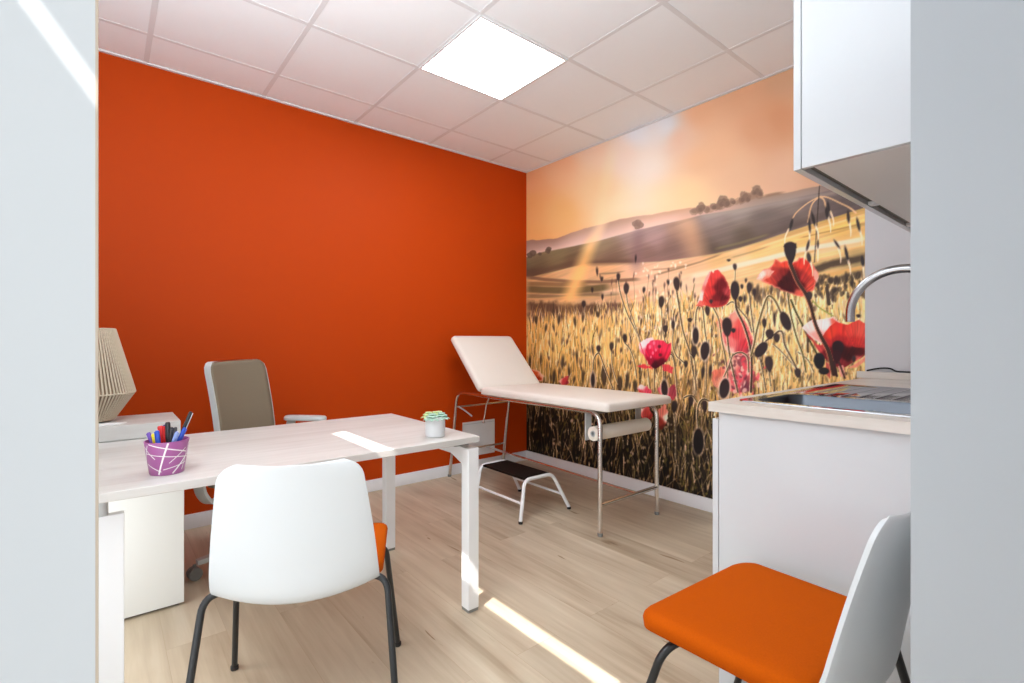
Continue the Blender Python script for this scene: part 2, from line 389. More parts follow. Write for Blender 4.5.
band([(730, 258), (750, 252.5), (770, 246)], (150, 116, 74), .8, amt=.6)
band([(760, 247), (800, 234), (840, 222), (866, 214)], (226, 190, 130), 1., amt=.7)
band([(800, 238), (830, 231), (866, 223)], (150, 112, 58), .8, amt=.7)
band([(790, 262), (820, 252), (866, 243)], (228, 188, 138), 2, amt=.6)
band([(800, 275), (825, 266), (845, 262), (866, 257)], (72, 58, 46), 3.6, amt=.9, soft=2, noise=3)
band([(775, 285), (820, 278), (840, 273), (866, 267)], (206, 158, 92), 2.5, amt=.9)
band([(745, 294), (775, 289), (790, 286)], (96, 78, 56), 3, amt=.6, soft=2.5)
band([(820, 287), (845, 279), (866, 274)], (76, 62, 48), 4, amt=.85, soft=2, noise=4)
# sun beams printed in the picture
def beam(u0, v0, u1, v1, w0, w1, col, amt):
    t = np.clip((VV - v0) / (v1 - v0), 0, 1); c = u0 + (u1 - u0) * t; w = w0 + (w1 - w0) * t
    a = amt * (1 - ss(0, 1.25, np.abs(UU - c) / w)) * ss(v0 - 8, v0 + 14, VV) * (1 - ss(v1 - 14, v1 + 4, VV)); lay(C(*col), a)
beam(594, 236, 566, 308, 9, 12, (246, 188, 116), .85)
beam(606, 215, 590, 250, 7, 9, (244, 196, 150), .5)
beam(686, 214, 699, 262, 13, 17, (228, 172, 132), .62)
beam(612, 150, 596, 238, 8, 10, (240, 196, 150), .3)
beam(655, 118, 636, 220, 24, 30, (232, 206, 188), .35)
beam(639, 226, 636, 275, 7, 9, (140, 104, 104), .55)
# trees on the horizon
def blob(u, v, r, col, amt=1., sq=1., seed=5, rough=.55):
    s, z, k = px2wall(u, v)
    d = np.hypot((UU - u) / sq, VV - v) / r + rough * (fbm(SS * 30, ZZ * 30, seed) - .5); lay(C(*col), amt * (1 - ss(.8, 1.1, d)))
tr = np.random.default_rng(5)
hed = [(694, 211.5), (700, 208.5), (708, 209.5), (716, 206.5), (724, 203), (734, 203.5), (742, 199.5), (750, 197), (757, 193.5), (763, 195.5)]
hp = np.array(hed, float)
for _ in range(46):
    u = tr.uniform(694, 761); v = np.interp(u, hp[:, 0], hp[:, 1]) + tr.uniform(-1.0, 2.2); c = tr.uniform(.86, 1.1)
    blob(u, v, tr.uniform(1.8, 3.4), tuple(int(x * c) for x in (150, 114, 92)), .55, sq=tr.uniform(.8, 1.6), seed=int(tr.integers(900)), rough=1.1)
for (u, v, r) in ((701.5, 206.5, 4.4), (700, 209, 3.6), (724, 200.5, 5), (721.5, 203, 4), (727, 203, 4), (745, 195.5, 4.4), (742, 199, 3.4), (748, 198.5, 3.6), (757, 190.2, 4.6), (754.5, 192.5, 3), (760, 193, 3.2), (713.5, 206.5, 3.4), (733, 201.5, 3.2)):
    blob(u, v, r, (132, 100, 82), .75, sq=1.05, seed=int(u * 3), rough=1.0); blob(u + .7, v + .8, r * .6, (112, 84, 70), .55, seed=int(u * 3) + 1, rough=1.2)
band([(763, 196.5), (775, 194), (785, 192.5)], (140, 106, 84), 1.3, amt=.8)
for (u, v, r) in ((635, 223.5, 3), (638.5, 222.5, 3.4), (641, 225, 2.8), (637, 226, 3.6)): blob(u, v, r, (140, 104, 88), .85, seed=int(u), rough=1.0)
band([(637, 230), (639, 230)], (140, 104, 90), 5, amt=.0)
band([(637.2, 236), (638.3, 236)], (150, 112, 94), 6, amt=.0)
for (u, v, r) in ((549, 249, 2.6), (548, 251, 3), (533, 253, 3.2), (540, 254, 2), (530, 255, 3)): blob(u, v, r, (92, 72, 58), .85, seed=int(u))

# --- drawing primitives on the sheet (wall metres)
def win(s0, s1, z0, z1):
    i0 = max(0, int((z0 - Z0) / RS) - 2); i1 = min(NZ, int((z1 - Z0) / RS) + 3)
    j0 = max(0, int((s0 - S0) / RS) - 2); j1 = min(NS, int((s1 - S0) / RS) + 3)
    return (slice(i0, i1), slice(j0, j1)) if i1 > i0 and j1 > j0 else None
def put(wd, col, a):
    IMG[wd] = IMG[wd] * (1 - a[..., None]) + np.asarray(col) * a[..., None]
def stroke_w(P, W, col, amt=1.):
    """P: wall points (s,z); W half-widths in metres"""
    for (a, b, wa, wb) in zip(P[:-1], P[1:], W[:-1], W[1:]):
        m = max(wa, wb) + RS
        wd = win(min(a[0], b[0]) - m, max(a[0], b[0]) + m, min(a[1], b[1]) - m, max(a[1], b[1]) + m)
        if wd is None: continue
        s = SS[wd]; z = ZZ[wd]; dx, dz = b[0] - a[0], b[1] - a[1]; L = dx * dx + dz * dz + 1e-9
        t = np.clip(((s - a[0]) * dx + (z - a[1]) * dz) / L, 0, 1)
        d = np.hypot(s - a[0] - t * dx, z - a[1] - t * dz); w = wa + (wb - wa) * t
        put(wd, col, amt * np.clip((w - d) / RS + .5, 0, 1) * np.minimum(1, 2 * w / RS))
def smooth_px(pts, n=5):
    P = np.array(pts, float)
    if len(P) < 3: return P
    out = []
    Q = np.vstack([2 * P[0] - P[1], P, 2 * P[-1] - P[-2]])
    for i in range(1, len(Q) - 2):
        for k in range(n):
            t = k / n; a, b, c, d = Q[i - 1], Q[i], Q[i + 1], Q[i + 2]
            out.append(.5 * ((2 * b) + (c - a) * t + (2 * a - 5 * b + 4 * c - d) * t * t + (3 * b - a - 3 * c + d) * t ** 3))
    out.append(P[-1]); return np.array(out)
def stroke(pts, w, col, amt=1., halo=None):
    P = smooth_px(pts); q = [px2wall(u, v) for u, v in P]; k = np.mean([x[2] for x in q])
    w = np.full(len(P), w) if np.isscalar(w) else np.interp(np.linspace(0, 1, len(P)), np.linspace(0, 1, len(w)), w)
    if halo is not None: stroke_w([(x[0] - .35 / k, x[1]) for x in q], (w + .55) / k, C(*halo), .6)
    stroke_w([x[:2] for x in q], w / k, C(*col), amt)
def pod(u, v, rx, ry, col=(54, 42, 42), ang=0, halo=None, taper=.25, amt=1.):
    s, z, k = px2wall(u, v); m = (max(rx, ry) + 3) / k * 1.6
    wd = win(s - m, s + m, z - m, z + m)
    if wd is None: return
    du = UU[wd] - u; dv = VV[wd] - v; a = math.radians(ang)
    x = du * math.cos(a) + dv * math.sin(a); y = -du * math.sin(a) + dv * math.cos(a)
    wf = 1 - taper * (y / ry)
    if halo: put(wd, C(*halo), .6 * (1 - ss(.75, 1.25, np.hypot(x / (rx * wf + 1.5), y / (ry + 1.5)))))
    d = np.hypot(x / (rx * wf), y / ry); sh = .92 + .25 * (x / rx < -.4)
    put(wd, C(*col), amt * (1 - ss(1 - .7 / min(rx, ry), 1 + .7 / min(rx, ry), d)))
def inpoly(P, u, v):
    ins = np.zeros(u.shape, bool); dist = np.full(u.shape, 1e9); n = len(P)
    for i in range(n):
        x1, y1 = P[i]; x2, y2 = P[(i + 1) % n]
        c = ((y1 > v) != (y2 > v)) & (u < (x2 - x1) * (v - y1) / (y2 - y1 + 1e-12) + x1); ins ^= c
        L = (x2 - x1) ** 2 + (y2 - y1) ** 2 + 1e-9; t = np.clip(((u - x1) * (x2 - x1) + (v - y1) * (y2 - y1)) / L, 0, 1)
        dist = np.minimum(dist, np.hypot(u - x1 - t * (x2 - x1), v - y1 - t * (y2 - y1)))
    return np.where(ins, dist, -dist)
def petal(poly, cols, amt=1., rim=None, rag=.8, seed=9, smooth=True, vein=.12):
    """polygon in picture coordinates filled with a colour field cols=[(u,v,c)...]"""
    P = np.array(poly, float)
    us, vs = P[:, 0], P[:, 1]; c1 = px2wall(us.min() - 4, vs.min() - 4); c2 = px2wall(us.max() + 4, vs.max() + 4)
    c3 = px2wall(us.min() - 4, vs.max() + 4); c4 = px2wall(us.max() + 4, vs.min() - 4)
    wd = win(min(c[0] for c in (c1, c2, c3, c4)), max(c[0] for c in (c1, c2, c3, c4)), min(c[1] for c in (c1, c2, c3, c4)), max(c[1] for c in (c1, c2, c3, c4)))
    if wd is None: return
    u, v = UU[wd], VV[wd]; d = inpoly(P, u, v) + rag * 2 * (fbm(SS[wd] * 60, ZZ[wd] * 60, seed) - .5)
    num = 0; den = 0
    for (a, b, c) in cols:
        w = 1 / ((u - a) ** 2 + (v - b) ** 2 + 3) ** 2.3; num = num + w[..., None] * C(*c); den = den + w
    col = num / den[..., None]
    cu, cv = us.mean(), vs.max()
    th = np.arctan2(u - cu, cv + 6 - v); col = col * (1 + vein * (vnoise(th * 26 + 40, np.hypot(u - cu, v - cv) * .05, seed + 3) - .5) * 2)[..., None]
    if rim: col = col + (C(*rim) - col) * (.75 * (1 - ss(.2, 2.2, d)))[..., None]
    put(wd, np.clip(col, 0, 1), amt * ss(-.7, .7, d))

# --- the standing grass: base colour then thousands of blades
gtop = yline([(520, 322), (545, 320), (575, 319), (600, 316), (630, 309), (660, 303), (690, 300), (720, 302), (745, 300), (775, 297), (800, 296), (830, 293), (870, 286)])
base = field([(530, 335, (204, 156, 84)), (560, 350, (218, 170, 98)), (530, 375, (176, 132, 66)), (580, 375, (196, 150, 84)), (600, 340, (222, 176, 108)), (640, 330, (230, 190, 138)), (660, 310, (234, 196, 152)), (690, 310, (230, 192, 144)), (640, 370, (204, 160, 96)), (690, 360, (206, 164, 106)),
              (730, 320, (228, 190, 140)), (740, 370, (198, 154, 100)), (770, 310, (228, 192, 136)), (800, 320, (234, 202, 150)), (800, 360, (220, 178, 116)), (840, 310, (230, 196, 140)), (840, 380, (196, 154, 92)), (780, 390, (194, 152, 92)), (690, 395, (150, 112, 70)),
              (600, 395, (130, 98, 54)), (540, 395, (104, 78, 42)), (540, 420, (44, 32, 22)), (600, 430, (46, 36, 26)), (660, 425, (74, 56, 38)), (700, 420, (112, 86, 56)), (600, 460, (30, 24, 20)), (540, 450, (26, 20, 17)), (660, 470, (36, 30, 26)), (700, 470, (58, 46, 36)), (710, 500, (34, 28, 26)), (850, 420, (60, 44, 30)), (760, 450, (44, 36, 28))], 2.0)
lay(base, ss(-5, 5, VV - gtop - 14 * (fbm(SS * 26, ZZ * 3, 91) - .5)))
vst = fbm(SS * 95, ZZ * 7, 51, 3) - .5
IMG = np.clip(IMG * (1 + (.55 * vst * ss(0, 14, VV - gtop))[..., None]), 0, 1)
pal_l = [(244, 210, 152), (232, 190, 118), (224, 172, 92), (250, 224, 180), (206, 160, 84)]
pal_d = [(96, 74, 44), (66, 50, 38), (128, 98, 54), (52, 42, 36), (110, 92, 48)]
pal_b = [(176, 140, 90), (140, 108, 66), (206, 172, 130), (120, 104, 52), (92, 72, 48), (226, 190, 150)]
N = 8200
for _ in range(N):
    u = rng.uniform(526, 868); g0 = np.interp(u, [520, 575, 630, 690, 745, 800, 870], [322, 319, 309, 300, 300, 296, 286])
    v = g0 + (515 - g0) * rng.random() ** 1.25
    f = np.clip((v - (392 + (0 if u < 650 else 8))) / 26, 0, 1)          # 0 golden zone, 1 dark undergrowth
    if u > 715: f = np.clip((v - 420) / 30, 0, 1)
    s, z, k = px2wall(u, v)
    L = rng.uniform(5, 20) / k; lean = rng.normal(0, .16) * L; bend = rng.normal(0, .1) * L
    if rng.random() < f:
        if rng.random() < .30: col = pal_b[rng.integers(len(pal_b))]
        else: col = [(30, 24, 20), (22, 18, 16), (44, 36, 26), (58, 50, 30)][rng.integers(4)]
        am = rng.uniform(.5, .9)
    else:
        pd = .15 + .25 * np.clip((v - 345) / 50, 0, 1)
        col = pal_d[rng.integers(5)] if rng.random() < pd else pal_l[rng.integers(5)]
        am = rng.uniform(.35, .8)
    w = rng.uniform(.28, .75) / k
    stroke_w([(s, z), (s + lean * .4, z + L * .5), (s + lean + bend, z + L)], [w, w, w * .3], C(*col), am)
# ears of grain and tangled bright stalks low down
for _ in range(420):
    u = rng.uniform(528, 716); v = rng.uniform(398, 505); s, z, k = px2wall(u, v); L = rng.uniform(8, 26) / k; ln = rng.normal(0, .35) * L
    col = [(186, 148, 92), (206, 172, 132), (140, 124, 58), (168, 126, 66), (222, 186, 150)][rng.integers(5)]
    stroke_w([(s, z), (s + ln * .3, z + L * .5), (s + ln, z + L)], [.35 / k, .55 / k, .3 / k], C(*col), rng.uniform(.35, .8))
for _ in range(420):
    u = rng.uniform(530, 716); v = rng.uniform(400, 505); pod(u, v, rng.uniform(.7, 1.3), rng.uniform(1, 2.4), [(196, 160, 118), (214, 180, 150), (150, 134, 60), (176, 132, 78)][rng.integers(4)], rng.uniform(-40, 40), amt=rng.uniform(.4, .8))
for _ in range(150):
    u = rng.uniform(545, 720); v = rng.uniform(318, 395); pod(u, v, rng.uniform(.6, 1.2), rng.uniform(1.5, 4), (70, 52, 44), rng.uniform(-12, 12), amt=rng.uniform(.4, .85))
for _ in range(90):
    u = rng.uniform(690, 866); v = rng.uniform(300, 395); pod(u, v, rng.uniform(.7, 1.4), rng.uniform(1.5, 4.5), (78, 60, 46), rng.uniform(-25, 25), amt=rng.uniform(.4, .8))
for _ in range(70):
    u = rng.uniform(634, 690); v = rng.uniform(262, 335); pod(u, v, rng.uniform(.5, 1.3), rng.uniform(.8, 2.2), (250, 226, 204), rng.uniform(-30, 30), amt=.6)
for _ in range(60):
    u = rng.uniform(600, 700); v = rng.uniform(268, 322); pod(u, v, rng.uniform(.5, .9), rng.uniform(1.2, 3.2), (96, 68, 60), rng.uniform(-10, 10), amt=.8)
    stroke([(u, v + 2), (u + rng.uniform(-2, 2), v + rng.uniform(10, 26))], .28, (140, 108, 82), .6)
# dark scrub on the right behind the tap
for _ in range(60):
    u = rng.uniform(815, 866); v = rng.uniform(276, 300); pod(u, v, rng.uniform(1, 2.4), rng.uniform(1.5, 5), (62, 50, 42), rng.uniform(-20, 20), amt=.7)
for _ in range(30):
    u = rng.uniform(745, 790); v = rng.uniform(288, 302); pod(u, v, rng.uniform(.6, 1.4), rng.uniform(2, 6), (78, 60, 48), rng.uniform(-8, 8), amt=.7)
# dark ears in the golden zone over the couch
for (u, v, rx, ry) in ((583, 377, 1.4, 7), (554, 377, 1.5, 7), (604, 377, 2.6, 9.5), (620, 384, 2.4, 8), (593, 351, 1, 4), (627.3, 381, 1.8, 9), (635.2, 386, 2, 6), (598, 314.6, 1.5, 3), (530, 362, 1.2, 6), (541, 360, 1, 6), (563, 362, 1.2, 7), (577, 357, 1, 7), (569, 372, 1, 6), (611, 376, 1, 5), (546, 328, 1.2, 4), (536, 320, 1.6, 4), (559, 320, 1.4, 5), (575, 322, 1.4, 5), (583, 318, 1.2, 4)):
    pod(u, v, rx, ry, (58, 46, 40), rng.uniform(-6, 6), amt=.85)

# --- poppies behind
petal([(735, 352), (748, 353), (752, 365), (757, 378), (752, 390), (740, 394), (729, 390), (721, 376), (727, 360)],
      [(740, 356, (150, 60, 72)), (745, 372, (214, 82, 90)), (736, 382, (206, 96, 104)), (754, 382, (146, 62, 66)), (726, 384, (214, 110, 96)), (748, 388, (110, 48, 62)), (732, 362, (226, 160, 140))], .9, rag=2.5)
petal([(713, 370), (722, 366), (728, 374), (724, 382), (716, 388), (712, 380)], [(718, 374, (214, 96, 84)), (722, 380, (226, 140, 120))], .75, rag=3)
for _ in range(70):
    u = rng.normal(740, 9); v = rng.normal(374, 12); pod(u, v, rng.uniform(.8, 2), rng.uniform(1, 3), [(86, 40, 52), (236, 196, 170), (110, 50, 60), (220, 70, 80)][rng.integers(4)], rng.uniform(-50, 50), amt=.7)
petal([(726, 320), (730, 313), (735, 310), (741, 315), (746, 321), (751, 331), (754, 342), (752, 352), (744, 356), (735, 355), (727, 352), (723, 342), (722, 332)],
      [(733, 316, (228, 140, 122)), (728, 326, (226, 120, 104)), (742, 322, (214, 78, 74)), (736, 334, (208, 62, 66)), (748, 334, (206, 84, 82)), (746, 345, (196, 50, 60)), (730, 342, (222, 110, 106)), (752, 350, (104, 46, 56)), (728, 352, (236, 176, 160)), (742, 352, (190, 60, 70))], .95, rim=(236, 190, 166), rag=1.5)
petal([(716, 322), (721, 318), (724, 326), (720, 332)], [(720, 325, (224, 130, 110))], .7, rag=2)
petal([(640, 409), (648, 406), (653, 415), (650, 422), (645, 422), (641, 416)], [(645, 412, (220, 70, 62)), (650, 420, (206, 56, 50)), (641, 410, (236, 180, 170))], 1, rag=1.2)
petal([(656, 416), (660, 408), (665, 404), (668, 412), (667, 425), (661, 430), (656, 423)], [(662, 412, (226, 120, 100)), (660, 422, (200, 62, 48)), (667, 418, (232, 190, 170)), (664, 428, (150, 50, 36))], 1, rag=1.5)
petal([(637, 388), (641, 384.5), (647, 386), (652, 391), (650, 395), (640, 393)], [(641, 387, (240, 206, 200)), (648, 391, (216, 70, 90)), (640, 392, (214, 60, 70))], 1, rag=1.2)
petal([(657, 389), (662, 384), (668, 388), (675, 384), (678, 392), (674, 400), (662, 398)], [(660, 388, (216, 90, 104)), (672, 392, (150, 50, 66)), (666, 396, (206, 60, 80))], .9, rag=2)
petal([(527, 372), (532, 369), (539, 371), (544.5, 376), (542, 381), (534, 382), (528, 378)], [(533, 373, (214, 88, 40)), (539, 380, (180, 58, 22)), (543, 375, (230, 170, 140))], 1, rim=(232, 190, 160), rag=.5)
petal([(559, 381), (562, 378), (568, 376), (569, 384), (561, 385)], [(564, 381, (196, 60, 64)), (560, 380, (232, 170, 150)), (568, 383, (140, 40, 50))], 1, rag=1.5)
# --- stems
SC = (78, 64, 46); HL = (236, 206, 166)
for pts, w in (([(618.4, 281), (621, 295), (628, 315), (637, 333), (641, 345)], .55), ([(626.5, 294), (628, 304), (634, 322), (641, 342)], .4), ([(676.8, 291), (679, 305), (683, 330), (690, 352), (693, 370), (697, 390)], .7),
               ([(695.8, 328), (696, 315), (698, 307), (701, 306), (703, 309), (705, 330), (707, 342)], .55), ([(727.5, 335), (729, 350), (733, 370), (738, 392)], .75), ([(749.5, 293), (751, 308), (753, 325), (755, 342)], .55),
               ([(713, 307), (719, 320), (722, 340), (726, 360), (728, 378)], .55), ([(664, 380), (663.5, 366), (665.5, 357), (670, 354), (673.5, 358), (676, 375), (678, 398)], .6), ([(673.5, 330), (673, 345), (676, 355), (681, 360), (686, 364)], .5),
               ([(625, 343), (630, 349), (634, 360), (637, 378)], .5), ([(593, 374), (594, 360), (597, 354), (600, 354.5), (605, 368), (613, 388)], .6), ([(698.5, 428), (697.5, 413), (699.5, 403), (704, 399), (709, 401)], .7), ([(654.5, 369), (654.5, 392)], .55), ([(648, 369), (650, 388)], .5),
               ([(769, 370), (771, 386)], .5), ([(661.5, 308), (663, 330), (666, 344)], .4), ([(611.5, 350), (613, 368), (618, 384)], .4), ([(764.4, 327), (763, 340), (760, 360)], .45), ([(709, 340), (707, 360), (706, 395)], .5), ([(690, 353), (695, 362), (696, 395)], .5),
               ([(727, 305), (733, 302), (740, 310), (748, 320), (752, 332)], .5), ([(735.5, 271), (735, 281)], .3), ([(674, 410), (676, 430), (676, 460)], .45), ([(760, 358), (763, 372), (766, 390)], .55), ([(732, 356), (737, 353), (743, 353), (748, 358), (749, 372)], .6), ([(724, 377), (729, 366), (733, 354)], .5),
               ([(798, 352), (808, 360), (814, 372)], .4), ([(773, 344), (780, 350), (791, 362), (797, 370)], .4), ([(684, 398), (688, 396), (693, 396), (697, 402)], .6)):
    stroke(pts, w, SC, .95, halo=HL)
stroke([(735.5, 299), (737, 310), (744, 325), (750, 345), (752, 365), (751, 392)], .95, (64, 46, 38), 1, halo=HL)
stroke([(780.5, 312), (776, 302), (771, 296.5), (767, 298), (762, 312), (757, 330), (754, 345), (751, 356)], .85, (104, 88, 54), 1, halo=HL)
stroke([(788, 293), (790, 310), (796, 335), (803, 355), (806, 372)], .75, (92, 84, 46), 1, halo=HL)
stroke([(791, 300), (796, 312), (803, 326), (812, 345), (822, 362)], .9, (76, 70, 40), 1)
stroke([(766, 341), (775, 334), (780, 331), (783, 334), (785, 345), (790, 355), (797, 369)], .8, (96, 78, 58), 1, halo=HL)
stroke([(809.5, 299), (813, 310), (811, 322)], .7, (70, 52, 38)); stroke([(813, 301), (820, 308), (833, 316)], .6, (150, 150, 70))
stroke([(827, 288), (829, 304)], 1.6, (70, 56, 46)); stroke([(808, 330), (808, 352)], 1.0, (70, 54, 42))
# --- right poppies
petal([(802, 328), (806, 323), (812, 320), (822, 319), (833, 317), (840, 322), (834, 336), (826, 345), (818, 342), (810, 336)], [(812, 324, (236, 204, 190)), (826, 324, (234, 206, 196)), (818, 338, (222, 150, 136)), (836, 322, (214, 90, 70))], .95, rim=(240, 206, 190), rag=.8, vein=.05)
petal([(804, 331), (812, 338), (818, 345), (822, 345), (822, 337), (826, 331), (832, 324.5), (836, 322), (842, 323.5), (848, 325), (853, 322), (859, 320), (866, 324), (868, 335), (868, 352), (862, 358), (854, 362), (846, 367), (838, 368), (828, 362), (820, 353), (812, 341)],
      [(830, 333, (206, 58, 40)), (845, 330, (202, 50, 40)), (826, 345, (178, 44, 44)), (820, 348, (192, 66, 62)), (836, 352, (56, 12, 18)), (848, 356, (52, 12, 16)), (858, 352, (72, 16, 20)), (862, 340, (206, 62, 46)), (860, 328, (206, 72, 58)), (838, 342, (160, 36, 36)), (850, 342, (176, 40, 38)), (842, 364, (120, 36, 38)), (830, 352, (84, 20, 24)), (842, 350, (54, 14, 18)), (852, 351, (58, 14, 18)), (826, 354, (110, 28, 32)), (858, 360, (200, 90, 76))], 1, rag=.6)
petal([(846, 326), (853, 322), (859, 320.5), (866, 325), (868, 337), (867, 348), (854, 347), (848, 340), (845, 333)], [(852, 326, (206, 66, 52)), (862, 330, (208, 80, 62)), (856, 344, (186, 46, 40)), (866, 345, (170, 50, 48))], .8, rag=.5)
petal([(826, 362), (832, 366), (830, 378), (826, 374)], [(829, 370, (176, 70, 64))], .9); petal([(838, 366), (843, 365), (846, 377), (841, 377)], [(842, 372, (226, 150, 130))], .9)
petal([(848, 368), (858, 362), (866, 356), (866, 360), (856, 368)], [(856, 365, (224, 130, 104))], .9)
petal([(757, 278), (760, 273), (764, 269.5), (769, 268), (773, 264), (775, 259), (778, 259.5), (781, 262), (787, 260), (793, 262.5), (797, 261), (799, 257.5), (804, 258), (809, 260.5), (813, 265), (818, 272), (819, 277), (816, 283), (814, 290), (808, 293), (802, 297), (797, 296), (791, 293.5), (783, 291), (775, 287), (766, 283)],
      [(762, 275, (236, 176, 156)), (768, 272, (222, 120, 96)), (777, 263, (214, 76, 54)), (786, 264, (214, 66, 46)), (803, 263, (214, 58, 42)), (812, 272, (206, 62, 44)), (786, 279, (58, 14, 16)), (778, 278, (140, 42, 38)), (796, 280, (62, 15, 18)), (790, 289, (62, 15, 18)), (782, 283, (60, 14, 16)), (790, 275, (66, 16, 18)), (784, 272, (120, 32, 28)), (800, 286, (84, 20, 20)), (774, 280, (168, 52, 42)), (804, 278, (160, 44, 38)), (812, 286, (196, 70, 52)), (800, 293, (206, 86, 66)), (768, 282, (196, 66, 48)), (774, 271, (170, 50, 40))], 1, rim=(228, 130, 104), rag=.9)
petal([(757, 279), (761, 272), (768, 269), (775, 271), (770, 277), (762, 281)], [(762, 275, (240, 204, 184)), (770, 272, (232, 160, 136)), (766, 279, (224, 120, 92))], .8, rag=1.4)
petal([(814, 268), (817, 272), (819, 277), (817, 283), (814, 278)], [(817, 275, (236, 180, 156))], .75)
stroke([(790, 262), (793, 270), (798, 282), (806, 294), (811, 307), (816, 325), (822, 338), (829, 352), (834, 374)], [1.7, 1.5, 1.4, 1.5, 1.3, 1.3, 1.5, 1.7, 2.], (62, 42, 34), 1, halo=(196, 120, 86))
pod(790.4, 252.8, 5.6, 11, (48, 38, 38), -4, taper=.42); petal([(783.5, 247), (784.5, 243.5), (788, 243), (792, 242), (796.5, 243.5), (797, 248), (790, 250)], [(790, 246, (48, 38, 38))], 1, rag=.3, vein=0)
# left poppies
petal([(697, 305), (699, 298), (702, 288), (705, 279), (710, 272), (713, 275), (714, 283), (710, 300), (705, 306)], [(701, 297, (238, 204, 190)), (706, 280, (232, 150, 140)), (709, 290, (214, 90, 84))], .95, rag=.8, vein=.05)
petal([(702, 304), (703, 296), (706, 286), (709, 278), (711.5, 271), (713.5, 273), (715, 270.5), (718, 269.5), (721, 273), (724, 276), (727.5, 282), (730.5, 290), (730.5, 298), (727, 304), (721, 307), (713, 307.5), (706, 306)],
      [(706, 294, (206, 70, 62)), (711, 282, (202, 58, 54)), (716, 274, (204, 64, 60)), (722, 284, (104, 26, 30)), (720, 294, (96, 24, 28)), (718, 288, (104, 26, 30)), (724, 298, (84, 22, 26)), (716, 298, (110, 28, 32)), (708, 300, (190, 56, 52)), (712, 292, (190, 50, 48)), (727, 292, (160, 56, 58)), (716, 304, (160, 48, 46)), (726, 302, (128, 40, 44)), (704, 304, (214, 84, 66))], 1, rag=.6, rim=(206, 76, 66))
petal([(696, 306), (700, 300), (706, 303), (702, 307)], [(700, 304, (216, 90, 76))], .85)
petal([(640, 352), (639, 344), (644, 339.5), (652, 337.5), (655, 341), (650, 350), (645, 356)], [(643, 344, (240, 214, 214)), (650, 340, (238, 200, 204)), (646, 352, (220, 110, 130))], .95, rag=.9, vein=.03)
petal([(645, 352), (647, 345), (651, 340.5), (658, 339.5), (664, 341), (668, 344), (671, 343), (671, 353), (667, 361), (661, 366), (655, 369), (649, 364.5), (645.5, 358)],
      [(648, 352, (206, 34, 66)), (655, 345, (218, 60, 88)), (666, 348, (210, 48, 74)), (658, 355, (202, 30, 60)), (655, 365, (66, 14, 28)), (662, 362, (84, 18, 32)), (650, 362, (160, 26, 52)), (668, 356, (196, 40, 62))], 1, rag=.7)
petal([(637, 366), (643, 364), (650, 366), (652, 369), (642, 368)], [(644, 366, (212, 52, 66))], .9, rag=1.5); petal([(662, 365), (668, 364), (673, 368), (672, 373), (664, 371)], [(668, 368, (210, 56, 70))], .85, rag=1.5)
stroke([(640, 343), (643, 352), (646, 359)], .5, (206, 60, 74), .8)
for (u, v) in ((659.5, 346.5), (660.5, 355)): pod(u, v, 1.7, 1.7, (104, 30, 44), taper=0)
for (u, v, r) in ((650, 347, 1.2), (653, 353, 1.0), (656, 350, .9), (654, 343, 1.2), (651, 357, .8)): pod(u, v, r, r * 1.6, (236, 130, 150), taper=0, amt=.8)
# --- seed pods in front
PD = (54, 43, 43); HO = (234, 206, 186)
for a in ((618.4, 277, 1.8, 4), (626.4, 288.7, 2.7, 5.6), (676.8, 284, 3.2, 7), (661.5, 302, 2.8, 6), (665.5, 329, 2.4, 4), (673.3, 325, 1.8, 5), (690, 320, 2.4, 2.2), (625, 338.4, 2.2, 4.6), (611.6, 346.5, 2, 4.5), (644, 290, 1.4, 3), (668.5, 282.5, 1.1, 2.6), (686, 364, 2, 3.6), (592.3, 290, 1.2, 2.6),
          (602.6, 297, 1.2, 3), (583.8, 304, 2, 3.5), (598.7, 348.8, 2.2, 3.5), (597.2, 271.5, 1.1, 4), (602, 279, 1.3, 2.4), (635.8, 258.8, .9, 3.6), (728.8, 260.3, 1.8, 1.3), (735, 267, 1.9, 3.4), (749.3, 287.8, 2.5, 5.6), (746, 280.5, 1.1, 2.2), (742, 286.6, 1.5, 2.4), (754.4, 292.5, 1.8, 4.2),
          (764.4, 323.2, 2.2, 4.6), (774.4, 318.5, 1.2, 6.5), (769.8, 334.2, 4, 5), (777, 338, 3, 4.6), (707.6, 311, 2.4, 5), (711.2, 301.5, 1.7, 2.2), (740.5, 299, 2, 3), (744.5, 299, 1.2, 4), (748, 311, 1.1, 5.5), (858.5, 316, 2.3, 1.8), (809.4, 296, 3, 4.6), (710.4, 371.4, 1.6, 7), (703, 372.7, 1.7, 7), (769.2, 364, 4, 8),
          (797.9, 373, 3.2, 4.8), (854, 359, 2, 3.4), (674.4, 406.6, 3, 6), (691, 401, 2.5, 5), (704.7, 406, 2.3, 6), (694, 352, 2.8, 6.5), (681, 285, .8, 3), (689, 327, .8, 4), (668, 310, .9, 5), (676, 318, .8, 3)):
    pod(*a, PD, rng.uniform(-5, 5), amt=.95)
pod(735.1, 290.5, 4.4, 9.6, PD, 0, taper=.1); pod(727.2, 327, 4.8, 9.6, PD, -2, taper=.2); pod(733.5, 330.5, 2.2, 2.4, PD)
pod(785.7, 321, 4.8, 10, PD, -22, taper=0); pod(761.2, 349.6, 5, 9, PD, 38, taper=0); pod(705, 351, 4.4, 9.2, PD, 6, halo=HO, taper=.15); pod(695.8, 335.8, 3.1, 8.5, PD, 0, halo=HO, taper=0)
